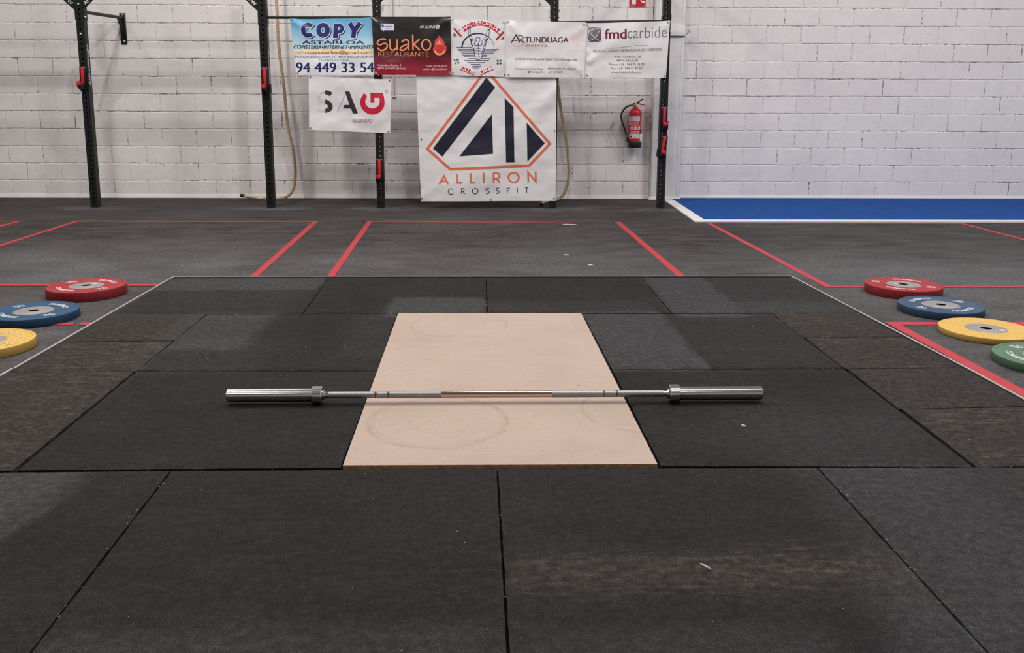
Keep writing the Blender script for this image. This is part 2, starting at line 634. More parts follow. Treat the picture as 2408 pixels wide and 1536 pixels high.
def quad_tile(name, mat, c, z0, z1, nx, ny, fn, parent, bev=0.003, ragged=0.0):
    """slab with corners c (back-left, back-right, front-right, front-left) and a worn, gridded top"""
    bl, br, fr, fl_ = [Vector((*p, 0)) for p in c]
    mb = MB()
    V = []
    for j in range(ny + 1):
        for i in range(nx + 1):
            u, v = i / nx, j / ny
            p = (fl_ * (1 - u) + fr * u) * (1 - v) + (bl * (1 - u) + br * u) * v
            edge = i in (0, nx) or j in (0, ny)
            if edge and ragged:
                k = ragged * (nz(p.x, p.y, 22, 1.7) + 0.6 * nz(p.x, p.y, 60, 5.1))
                cc = (bl + br + fr + fl_) / 4
                dd = (p - cc)
                if i in (0, nx):
                    p = p + Vector((math.copysign(1, dd.x) * k, 0, 0))
                if j in (0, ny):
                    p = p + Vector((0, math.copysign(1, dd.y) * k, 0))
            z = z1 - (bev if edge else 0) + 0.0012 * nz(p.x, p.y, 3.0, 8) * (0 if edge else 1)
            V.append((p.x, p.y, z))
    F = []
    W_ = nx + 1
    for j in range(ny):
        for i in range(nx):
            F.append((j * W_ + i, j * W_ + i + 1, (j + 1) * W_ + i + 1, (j + 1) * W_ + i))
    rim = [i for i in range(W_)] + [j * W_ + nx for j in range(1, ny + 1)] + [ny * W_ + i for i in range(nx - 1, -1, -1)] + [j * W_ for j in range(ny - 1, 0, -1)]
    base = len(V)
    for k in rim:
        V.append((V[k][0], V[k][1], z0))
    m = len(rim)
    for k in range(m):
        F.append((rim[k], base + k, base + (k + 1) % m, rim[(k + 1) % m]))
    mb.add(V, F)
    o = mb.build(name, mat, parent, smooth=50)
    wear_attr(o.data, fn)
    return o


# rubber flooring laid in long runs, one strip 1 m deep
rows = [-4.04 + k for k in range(13)]
TS = -0.020                                                      # the strips run very slightly off square
for r_i, y0 in enumerate(rows):
    y1 = y0 + 1.0
    cuts = [-9.2, 9.8]
    for a, b_ in zip(cuts[:-1], cuts[1:]):
        gg = 0.0007
        yb = min(y1, 8.02)
        c = [(a + gg, yb + TS * a - gg), (b_ - gg, yb + TS * b_ - gg), (b_ - gg, y0 + TS * b_ + gg), (a + gg, y0 + TS * a + gg)]
        quad_tile('rubber_mat', M['floor'], c, -0.012, 0.0, max(8, int((b_ - a) / (0.035 if y0 > 5.5 else 0.09))), 30 if y0 > 5.5 else 11, floor_wear, floor, 0.0012)

# ------------------------------------------------------------------ structure: block walls
S_PIL0, S_PIL1 = 1.953, 2.290


def block_mesh(seed, L=0.3932, H=0.1932):
    rnd = random.Random(seed)
    nl, nh, dep = 6, 3, 0.006
    per = []
    for i in range(nl):
        per.append((-L / 2 + L * i / nl, -H / 2))
    for i in range(nh):
        per.append((L / 2, -H / 2 + H * i / nh))
    for i in range(nl):
        per.append((L / 2 - L * i / nl, H / 2))
    for i in range(nh):
        per.append((-L / 2, H / 2 - H * i / nh))
    out = [(x + rnd.uniform(-.0032, .0030), z + rnd.uniform(-.0032, .0030)) for x, z in per]
    inn = []
    for x, z in out:
        k = rnd.uniform(0.0025, 0.008)
        inn.append((x - math.copysign(min(k, abs(x)), x), z - math.copysign(min(k, abs(z)), z)))
    n = len(per)
    V = [(x, 0.02, z) for x, z in out] + [(x, dep * rnd.uniform(.5, .8), z) for x, z in out] + [(x, rnd.uniform(0, .0008), z) for x, z in inn]
    F = []
    for a in (0, n):
        for i in range(n):
            F.append((a + i, a + (i + 1) % n, a + n + (i + 1) % n, a + n + i))
    F.append(tuple(2 * n + i for i in range(n)))
    me = bpy.data.meshes.new('brick')
    me.from_pydata(V, [], F)
    me.materials.append(M['block'])
    bm = bmesh.new()
    bm.from_mesh(me)
    bmesh.ops.recalc_face_normals(bm, faces=bm.faces)
    bm.to_mesh(me)
    bm.free()
    me.polygons.foreach_set('use_smooth', [True] * len(me.polygons))
    me.set_sharp_from_angle(angle=math.radians(14))
    return me


BM = [block_mesh(100 + k) for k in range(9)]
HALF = {}


def wall_run(name, s0, s1, top, frac_even, frac_odd, courses):
    mb = MB()
    mb.box(s0, s1, 0.0056, 0.25, -0.05, courses * 0.2 + 0.0034, 0)
    mb.box(s0, s1, 0.0, 0.25, courses * 0.2 + 0.0034, top, 1)
    w = mb.build(name, [M['joint'], M['block']], smooth=0)
    w.location = (0, WY, 0)
    w.rotation_euler = (0, 0, WA)
    tag(w, kind='structure')
    rnd = random.Random(len(name))
    for k in range(courses):
        fr = frac_odd if k % 2 else frac_even
        j = math.floor((s0 - 2.4627) / 0.4) - 1
        zc = 0.0034 + 0.2 * k + 0.1
        while True:
            a = 2.4627 + (j + fr) * 0.4
            b_ = a + 0.4
            j += 1
            if a >= s1:
                break
            if b_ <= s0 + 0.04:
                continue
            aa, bb = max(a, s0), min(b_, s1)
            if bb - aa < 0.05:
                continue
            if bb - aa > 0.39:
                o = bpy.data.objects.new('brick', BM[rnd.randrange(9)])
                flip = rnd.random() < 0.5
                o.location = ((aa + bb) / 2 + rnd.uniform(-.004, .004), rnd.uniform(-.0016, .0016), zc + rnd.uniform(-.002, .002))
                if flip:
                    o.rotation_euler = (0, 0, 0)
                    o.scale = (1, 1, 1)
            else:
                key = round(bb - aa, 2)
                if key not in HALF:
                    HALF[key] = block_mesh(int(key * 1000), max(0.03, bb - aa - 0.0068))
                o = bpy.data.objects.new('brick', HALF[key])
                o.location = ((aa + bb) / 2, rnd.uniform(-.0008, .0008), zc)
            COL.objects.link(o)
            o.parent = w
    return w


wall_l = wall_run('wall_back_left', -6.75, S_PIL0, 6.6, 0.95, 0.44, 13)
wall_r = wall_run('wall_back_right', S_PIL1, 7.35, 6.6, 0.5, 0.0, 13)
for nm, a, b_ in (('wall_back_far_left', -10.2, -6.75), ('wall_back_far_right', 7.35, 10.6)):
    w = MB().box(a, b_, 0, 0.25, -0.05, 6.6).build(nm, M['block'], smooth=0)
    w.location = (0, WY, 0)
    w.rotation_euler = (0, 0, WA)
    tag(w, kind='structure')

# plaster cove along the foot of the wall
for nm, a, b_ in (('baseboard_back_left', -10.2, S_PIL0), ('baseboard_back_right', S_PIL1, 10.6)):
    mb = MB()
    n = int((b_ - a) / 0.12)
    V, F = [], []
    for i in range(n + 1):
        s = a + (b_ - a) * i / n
        h = 0.046 + 0.006 * nz(s, 0, 2.2, 3) + 0.003 * nz(s, 0, 9, 3)
        V += [(s, 0.01, h), (s, -0.004, h - 0.004), (s, -0.016, 0.008), (s, -0.018, -0.011), (s, 0.01, -0.011)]
    for i in range(n):
        for k in range(4):
            F.append((i * 5 + k, i * 5 + k + 1, i * 5 + 5 + k + 1, i * 5 + 5 + k))
    F += [tuple(range(5)), tuple(n * 5 + k for k in range(5))]
    o = mb.add(V, F).build(nm, M['plaster'])
    o.location = (0, WY, 0)
    o.rotation_euler = (0, 0, WA)
    tag(o, kind='structure')

# pillar between the two wall sections
mb = MB()
mb.box(S_PIL0, S_PIL1 - 0.03, -0.12, 0.2, -0.011, 6.6, 0, 0.006)
mb.box(S_PIL0 + 0.004, S_PIL0 + 0.03, -0.124, -0.10, -0.011, 6.6, 0, 0.003)
pil = mb.build('pillar', M['plaster'])
pil.location = (0, WY, 0)
pil.rotation_euler = (0, 0, WA)
tag(pil, kind='structure')
MB().box(S_PIL1 - 0.034, S_PIL1 + 0.004, -0.126, 0.2, -0.011, 6.6, 0, 0.004).build('corner_bead', M['plastic_white'], pil)
cv = MB()
cv.box(S_PIL0 - 0.02, S_PIL1 + 0.02, -0.136, 0.0, -0.011, 0.03, 0, 0.006)
cv.build('foot_plaster', M['plaster'], pil)
# crack in the corner left of the pillar
V, F = [], []
for i in range(25):
    z = 2.62 - i * 0.04
    s = S_PIL0 - 0.006 + 0.010 * nz(z, 0, 7, 4)
    wd = 0.005 * max(0.25, min(1.0, (z - 1.8) / 0.25))
    V += [(s - wd, -0.0012, z), (s + wd, -0.0012, z)]
for i in range(24):
    F.append((2 * i, 2 * i + 1, 2 * i + 3, 2 * i + 2))
MB().add(V, F).build('crack', M['dark'], wall_l, smooth=0)

# the rest of the hall
for nm, bx in (('wall_left', (-9.7, -9.5, -9, 8.4)), ('wall_right', (10.0, 10.2, -9, 8.4)), ('wall_front', (-9.7, 10.2, -9.2, -9.0))):
    tag(MB().box(*bx, -0.1, 6.6).build(nm, M['sidewall'], smooth=0), kind='structure')
tag(MB().box(-10.2, 10.6, -9.2, 8.7, 6.6, 6.7).build('ceiling', M['ceil'], smooth=0), kind='structure')

# ------------------------------------------------------------------ lifting platform
PZ = 0.05
plat = thing('lifting_platform', 'large square lifting platform of black rubber tiles around a pale plywood board', 'platform', (0, 0, 0))


def plat_wear(x, y):
    d = 0.04 + 0.14 * max(0, nz(x, y, 1.7, 2)) + 0.10 * max(0, nz(x, y * 2, 4.0, 7))
    br = 0.05
    sc = 0.08
    B = soft_box
    d += 0.80 * B(x, y, -2.2, -1.03, 2.61, 3.2, 0.018)
    d += 0.16 * B(x, y, -2.2, -1.03, 1.9, 2.61, 0.05)
    br += 0.25 * B(x, y, -1.9, -1.2, 2.2, 2.6, 0.1)
    d += 0.75 * B(x, y, -0.56, -0.03, 1.95, 2.40, 0.03)
    d += 0.25 * B(x, y, 0.0, 0.9, 2.0, 2.3, 0.06)
    d += 0.70 * B(x, y, 0.98, 1.36, 1.9, 3.1, 0.022) + 0.28 * B(x, y, 1.36, 2.1, 1.97, 2.25, 0.08)
    d += 0.26 * B(x, y, 1.36, 2.1, 1.97, 3.1, 0.05)
    d += 0.62 * B(x, y, -1.6, -1.14, 1.35, 2.05, 0.05) + 0.22 * B(x, y, -1.6, -1.0, 1.0, 1.5, 0.1)
    d += 0.20 * B(x, y, -0.70, -0.48, 1.2, 2.05, 0.06)
    d += 0.72 * B(x, y, 0.45, 0.90, 0.98, 2.03, 0.02) + 0.18 * B(x, y, 0.9, 1.5, 1.0, 2.0, 0.1)
    d += 0.30 * math.exp(-((x - 0.905) / 0.012) ** 2) * B(x, y, 0.4, 1.5, 1.0, 2.0)
    d += 0.25 * B(x, y, 0.8, 1.5, -0.05, 0.5, 0.2)
    # front row
    edge = -1.22 - 0.10 * sm(-0.1, -0.5, y)
    d += 0.85 * (1 - sm(edge - 0.12, edge + 0.02, x)) * sm(-0.62, -0.45, y - 0.25 * min(0, x + 1.3)) * (1 if y < 0.012 else 0)
    d += 0.5 * math.exp(-((x - edge + 0.02 + 0.08 * (y + .3)) / 0.02) ** 2) * B(x, y, -1.6, -1.0, -0.55, -0.2, 0.1)
    d += 0.34 * B(x, y, -1.0, -0.02, -1.2, -0.84, 0.05)
    d += 0.30 * B(x, y, 0.0, 0.7, -1.2, -0.86, 0.05)
    d += 0.34 * (1 if y < -0.02 and x > 0.99 else 0) + 0.25 * B(x, y, 1.0, 1.4, -1.1, 0, 0.15)
    d += 0.55 * sm(0.80, 0.97, x - 0.25 * min(0, y + 0.62)) * B(x, y, 0.6, 1.0, -1.2, -0.62, 0.05)
    d += 0.22 * sm(0.82, 0.97, x) * B(x, y, 0.6, 1.0, -0.62, 0.0, 0.05)
    br += 0.55 * B(x, y, 0.0, 0.95, -0.70, -0.57, 0.02) + 0.25 * B(x, y, 0.0, 1.0, -0.8, -0.5, 0.05)
    sc += 0.55 * B(x, y, 0.0, 0.95, -0.74, -0.52, 0.04)
    # side strips are worn brown by dropped plates
    if abs(x) > 1.497 and y < 2.04 and y > -0.03:
        br += 0.75
        yy = (y * 1.0) % 0.5
        if x < 0:
            sc += 0.08 + 0.9 * (B(x, y, -2.1, -1.5, 0.9, 1.5, 0.08) + 0.6 * B(x, y, -1.8, -1.5, 0.0, 0.9, 0.1))
        else:
            sc += 0.08 + 0.9 * (B(x, y, 1.4, 2.1, 1.35, 1.5, .03) + B(x, y, 1.4, 2.1, 1.0, 1.08, .03) + B(x, y, 1.4, 2.1, 0.3, 0.5, .05) + B(x, y, 1.4, 2.1, -.05, 0.08, .03) + .6 * B(x, y, 1.4, 2.1, 1.7, 2.0, .05))
    return tuple(max(0, min(1, k)) for k in (d, br, sc))


def tile(c, gap=0.004, z=PZ, n=None, label=None):
    bl, br, fr, fl_ = c
    w = abs(br[0] - bl[0])
    h = abs(bl[1] - fl_[1])
    cc = [(bl[0] + gap, bl[1] - gap), (br[0] - gap, br[1] - gap), (fr[0] - gap, fr[1] + gap), (fl_[0] + gap, fl_[1] + gap)]
    o = quad_tile('rubber_tile', M['tile'], cc, 0.030, z, max(10, int(w / 0.022)), max(10, int(h / 0.022)), plat_wear, plat, 0.0035, 0.0022)
    if label:
        o['label'] = label
    return o


# back row
R0 = [(-1.990, 2.990), (-1.022, 2.986), (-0.021, 2.974), (0.977, 2.957), (1.940, 2.950)]
R1 = [(-1.998, 2.042), (-1.003, 2.024), (-0.023, 2.016), (0.968, 1.996), (1.973, 1.968)]
for i in range(4):
    tile((R0[i], R0[i + 1], R1[i + 1], R1[i]), 0.0026 if i != 2 else 0.0036)
# middle: side strips and square tiles left and right of the board
tile(((-1.506, 2.031), (-0.500, 2.018), (-0.493, 1.012), (-1.503, 1.036)), 0.0028)
tile(((-1.503, 1.036), (-0.493, 1.012), (-0.496, 0.014), (-1.492, 0.020)), 0.0032)
tile(((0.486, 1.996), (1.503, 1.975), (1.495, 0.993), (0.498, 1.010)), 0.0028)
tile(((0.498, 1.010), (1.495, 0.993), (1.488, -0.036), (0.502, -0.003)), 0.0032)
for a, b_ in (((2.046, 2.031), (1.508, 1.505)), ((1.505, 1.502), (1.030, 1.028)), ((1.028, 1.026), (0.018, 0.016))):
    tile(((-2.004 - (2.04 - a[0]) * 0.009, a[0]), (-1.508, a[1]), (-1.500, b_[1]), (-2.004 - (2.04 - b_[0]) * 0.009, b_[0])), 0.0022 if a[0] < 2 else 0.003, PZ + 0.001,
         label='rubber half tile worn brown')
RX = lambda y: min(1.958 + (2.958 - y) * 0.03304, 2.0255 + max(0.0, 0.898 - y) * 0.0105) - 0.0125
for a, b_ in (((1.978, 1.968), (1.492, 1.494)), ((1.490, 1.492), (0.988, 0.995)), ((0.986, 0.993), (0.488, 0.508)), ((0.486, 0.506), (-0.040, -0.036))):
    tile(((1.506, a[0]), (RX(a[1]), a[1]), (RX(b_[1]), b_[1]), (1.494, b_[0])), 0.0022, PZ + 0.001, label='rubber half tile worn brown')
# front row
R2 = [(-2.020, 0.013), (-1.016, 0.007), (-0.010, -0.008), (0.992, -0.024), (2.018, -0.046)]
R3 = [(-2.030, -0.975), (-0.996, -0.985), (-0.006, -1.000), (0.996, -1.015), (2.030, -1.035)]
for i in range(4):
    tile((R2[i], R2[i + 1], R3[i + 1], R3[i]), 0.0032)

# plywood board in the middle
mb = MB()
bc = [(-0.495, 2.011), (0.479, 1.991), (0.494, 0.002), (-0.491, 0.020)]
V = [(x, y, 0.030) for x, y in bc] + [(x, y, 0.0525) for x, y in bc]
mb.add(V, [(4, 5, 6, 7)], 0)
mb.add(V, [(0, 3, 2, 1), (0, 1, 5, 4), (1, 2, 6, 5), (2, 3, 7, 6), (3, 0, 4, 7)], 1)
bo = mb.build('plywood_board', [M['board'], M['board_edge']], plat, smooth=0)
bo['label'] = 'pale plywood board with scuff rings'
# sub-base under the tiles
mb = MB()
mb.prism([(-2.00, 3.0), (1.945, 2.958), (2.022, -1.04), (-2.034, -0.98)], 0.001, 0.0295, plane='XY')
mb.build('base_board', M['dark'], plat, smooth=0)


def angle_trim(p, q, inward, label):
    """grey metal angle: a 13 mm lip on top and an upright leg outside"""
    p, q = Vector((*p, 0)), Vector((*q, 0))
    d = (q - p).normalized()
    n = Vector(inward).normalized()
    n = (n - d * n.dot(d)).normalized()
    prof = [(0.0, 0.0), (0.0, 0.0545), (0.011, 0.0545), (0.011, 0.0515), (0.003, 0.0515), (0.003, 0.0)]
    V = [tuple(p + n * a + Vector((0, 0, b_))) for a, b_ in prof] + [tuple(q + n * a + Vector((0, 0, b_))) for a, b_ in prof]
    F = [tuple(range(6)), tuple(range(11, 5, -1))] + [(i, 6 + i, 6 + (i + 1) % 6, (i + 1) % 6) for i in range(6)]
    o = MB().add(V, F).build('edge_trim', M['alu'], plat, smooth=0)
    o['label'] = label


angle_trim((-2.016, 3.020), (-0.130, 2.998), (0, -1, 0), 'thin grey metal edging')
angle_trim((-0.128, 2.9985), (1.960, 2.972), (0, -1, 0), 'thin grey metal edging')
angle_trim((-2.013, 3.005), (-2.030, 1.060), (1, 0, 0), 'thin grey metal edging')
angle_trim((-2.034, 1.075), (-2.050, -0.98), (1, 0, 0), 'thin grey metal edging')
angle_trim((1.958, 2.958), (2.026, 0.900), (-1, 0, 0), 'thin grey metal edging')
angle_trim((2.0255, 0.898), (2.046, -1.05), (-1, 0, 0), 'thin grey metal edging')

# ------------------------------------------------------------------ floor tape


_tape_n = []


def tape(pts, wd, label):
    """flat strip along pts (world x, y); pts carry an optional width factor"""
    mb = MB()
    P = []
    n = len(pts)
    L = [Vector((p[0], p[1], 0)) for p in pts]
    wf = [p[2] if len(p) > 2 else 1.0 for p in pts]
    dense, wd_ = [], []
    for i in range(n - 1):
        k = max(2, int((L[i + 1] - L[i]).length / 0.12))
        for j in range(k):
            dense.append(L[i].lerp(L[i + 1], j / k))
            wd_.append(wf[i] * (1 - j / k) + wf[i + 1] * j / k)
    dense.append(L[-1])
    wd_.append(wf[-1])
    V, F = [], []
    for i, p in enumerate(dense):
        d = (dense[min(i + 1, len(dense) - 1)] - dense[max(i - 1, 0)]).normalized()
        nn = Vector((-d.y, d.x, 0))
        w0 = wd * wd_[i] / 2
        j1 = 0.0015 * nz(p.x, p.y, 9, 3)
        a, b_ = p + nn * (w0 + j1), p - nn * (w0 - j1)
        V += [(a.x, a.y, 0.0008), (a.x, a.y, 0.0018), (b_.x, b_.y, 0.0018), (b_.x, b_.y, 0.0008)]
    for i in range(len(dense) - 1):
        for k in range(3):
            F.append((i * 4 + k, i * 4 + k + 1, i * 4 + 5 + k, i * 4 + 4 + k))
    F += [(0, 1, 2, 3), tuple((len(dense) - 1) * 4 + k for k in (3, 2, 1, 0))]
    cx = sum(p.x for p in dense) / len(dense)
    cy = sum(p.y for p in dense) / len(dense)
    V = [(x - cx, y - cy, z) for x, y, z in V]
    o = MB().add(V, F).build('tape_line', M['tape'], smooth=0)
    _tape_n.append(1)
    o.location = (cx, cy, 0.00025 * (len(_tape_n) % 6))
    return tag(o, label, 'floor tape', 'red tape lines on the gym floor')


tape([(-3.905, 5.99), (-3.875, 3.02)], 0.05, 'red tape line running forward on the floor at the far left')
tape([(-3.88, 5.958), (-1.625, 5.925)], 0.055, 'long red tape line across the floor in front of the two left uprights')
tape([(-1.633, 5.965), (-1.560, 3.06)], 0.052, 'red tape line running forward left of the gap between two taped bays')
tape([(-1.115, 5.945), (-1.050, 3.06)], 0.050, 'red tape line running forward right of the gap between two taped bays')
tape([(-1.09, 5.912), (-0.2, 5.875, 0.9), (0.55, 5.86, 0.75), (0.90, 5.855, 0.15)], 0.055, 'red tape line below the tall logo banner, fading out at its right end')
tape([(1.276, 5.88), (1.298, 3.06)], 0.054, 'red tape line running forward with no line joining its far end')
tape([(2.138, 5.80), (2.165, 2.88)], 0.050, 'red tape line running from the turf corner to the red plate bay')
tape([(2.145, 2.868), (5.2, 2.805)], 0.050, 'red tape line running sideways behind the right red plate')
tape([(4.585, 5.735), (4.60, 3.2)], 0.052, 'red tape line running forward at the far right edge')
tape([(2.16, 5.772), (4.56, 5.722)], 0.040, 'thin red tape line along the front of the blue turf')
tape([(-4.9, 3.055), (-2.06, 3.000)], 0.058, 'red tape line running sideways behind the left red plate')
tape([(-5.4, 6.01), (-4.428, 5.986)], 0.055, 'short red tape stub across the floor at the far left edge')
tape([(-4.452, 6.0), (-4.452, 4.9)], 0.055, 'red tape line leaving the frame beside the short far left stub')
tape([(-3.3, 2.052), (-2.195, 2.018)], 0.05, 'red tape line under the left blue plate')
tape([(-2.165, 2.02), (-2.062, 2.017)], 0.055, 'torn off piece of red tape beside the left platform edge')
tape([(2.112, 1.93), (4.4, 1.878)], 0.058, 'red tape line running sideways under the right yellow plate')
tape([(2.142, 1.90), (2.155, 0.9), (2.165, -0.6)], 0.062, 'red tape line hugging the right platform edge')

# ------------------------------------------------------------------ blue turf strip
turf = thing('turf_mat', 'royal blue artificial turf strip with white border along the right wall', 'turf', (0, 0, 0))


def slab(name, poly, z0, z1, mat, parent):
    return MB().prism(poly, z0, z1, plane='XY').build(name, mat, parent, smooth=0)


def ragged(p, q, n, amp, seed):
    out = []
    for i in range(n):
        t = i / n
        x, y = p[0] * (1 - t) + q[0] * t, p[1] * (1 - t) + q[1] * t
        k = amp * nz(x, y, 14, seed)
        dx, dy = q[0] - p[0], q[1] - p[1]
        l = math.hypot(dx, dy)
        out.append((x - dy / l * k, y + dx / l * k))
    return out


yw = lambda x, off: WY + x * math.tan(WA) - off
inner = ragged((2.215, yw(2.2, 0.02)), (2.140, 5.965), 24, 0.012, 1) + ragged((2.140, 5.965), (9.8, 5.815), 70, 0.010, 2) + [(9.8, 5.815), (9.8, yw(9.8, 0.02))]
slab('turf_pile', inner, 0.001, 0.014, M['turf'], turf)
outer_l = ragged((2.100, yw(2.1, 0.125)), (2.020, 5.850), 20, 0.006, 4) + [(2.020, 5.850), (2.140, 5.962)] + ragged((2.142, 5.962), (2.213, yw(2.2, 0.12)), 24, 0.010, 1)
b1 = slab('border', outer_l, 0.0009, 0.0125, M['white_vinyl'], turf)
fr = ragged((2.021, 5.850), (9.8, 5.690), 60, 0.005, 5) + [(9.8, 5.690), (9.8, 5.813)] + [(9.8 - (9.8 - 2.142) * i / 70, 5.813 + (5.962 - 5.813) * i / 70) for i in range(71)]
b2 = slab('border', fr, 0.0009, 0.0125, M['white_vinyl'], turf)
for b_ in (b1, b2):
    b_['label'] = 'white turf border'

# ------------------------------------------------------------------ text engine
_tc = {}


def text_tris(txt, offset=0.0, shear=0.0, spacing=1.0):
    key = (txt, offset, shear, spacing)
    if key in _tc:
        return _tc[key]
    cu = bpy.data.curves.new('txt', 'FONT')
    cu.body = txt
    cu.size = 1.0
    cu.offset = offset
    cu.shear = shear
    cu.space_character = spacing
    cu.resolution_u = 6
    ob = bpy.data.objects.new('txt', cu)
    COL.objects.link(ob)
    dg = bpy.context.evaluated_depsgraph_get()
    dg.update()
    ev = ob.evaluated_get(dg)
    me = ev.to_mesh()
    V = [(v.co.x, v.co.y) for v in me.vertices]
    F = [tuple(p.vertices) for p in me.polygons]
    ev.to_mesh_clear()
    bpy.data.objects.remove(ob)
    bpy.data.curves.remove(cu)
    _tc[key] = (V, F)
    return V, F


def bbox(V):
    xs = [v[0] for v in V]
    ys = [v[1] for v in V]
    return min(xs), max(xs), min(ys), max(ys)


def fit_text(txt, x0, y0, x1, y1, offset=0.0, shear=0.0, spacing=1.0, base_offset=None, dx=0, dy=0, rise=0.0):
    """ink box of txt mapped onto the rectangle x0..x1, y0 (top)..y1 (bottom); y grows downwards"""
    V, F = text_tris(txt, offset, shear, spacing)
    b = bbox(text_tris(txt, offset if base_offset is None else base_offset, shear, spacing)[0])
    kx = (x1 - x0) / max(1e-6, b[1] - b[0])
    ky = (y1 - y0) / max(1e-6, b[3] - b[2])
    out = []
    for x, y in V:
        X = x0 + (x - b[0]) * kx + dx
        Y = y1 - (y - b[2]) * ky + dy
        Y -= rise * ((X - x0) / max(1e-6, (x1 - x0)))
        out.append((X, Y))
    return out, F


def stroke(pts, w, closed=False):
    """ribbon of width w along a 2-D polyline"""
    n = len(pts)
    P = [Vector((p[0], p[1])) for p in pts]
    V, F = [], []
    for i in range(n):
        a = P[(i - 1) % n] if (closed or i > 0) else P[i]
        b_ = P[(i + 1) % n] if (closed or i < n - 1) else P[i]
        d1 = (P[i] - a).normalized() if (P[i] - a).length > 1e-9 else (b_ - P[i]).normalized()
        d2 = (b_ - P[i]).normalized() if (b_ - P[i]).length > 1e-9 else d1
        n1 = Vector((-d1.y, d1.x))
        n2 = Vector((-d2.y, d2.x))
        m = (n1 + n2)
        m = m.normalized() if m.length > 1e-6 else n1
        k = w / 2 / max(0.35, m.dot(n1))
        V += [tuple(P[i] + m * k), tuple(P[i] - m * k)]
    for i in range(n if closed else n - 1):
        j = (i + 1) % n
        F.append((2 * i, 2 * i + 1, 2 * j + 1, 2 * j))
    return V, F


def arc(cx, cy, rx, ry, a0, a1, n=14):
    return [(cx + rx * math.cos(math.radians(a0 + (a1 - a0) * i / n)), cy + ry * math.sin(math.radians(a0 + (a1 - a0) * i / n))) for i in range(n + 1)]


def poly(pts):
    return list(pts), [tuple(range(len(pts)))]


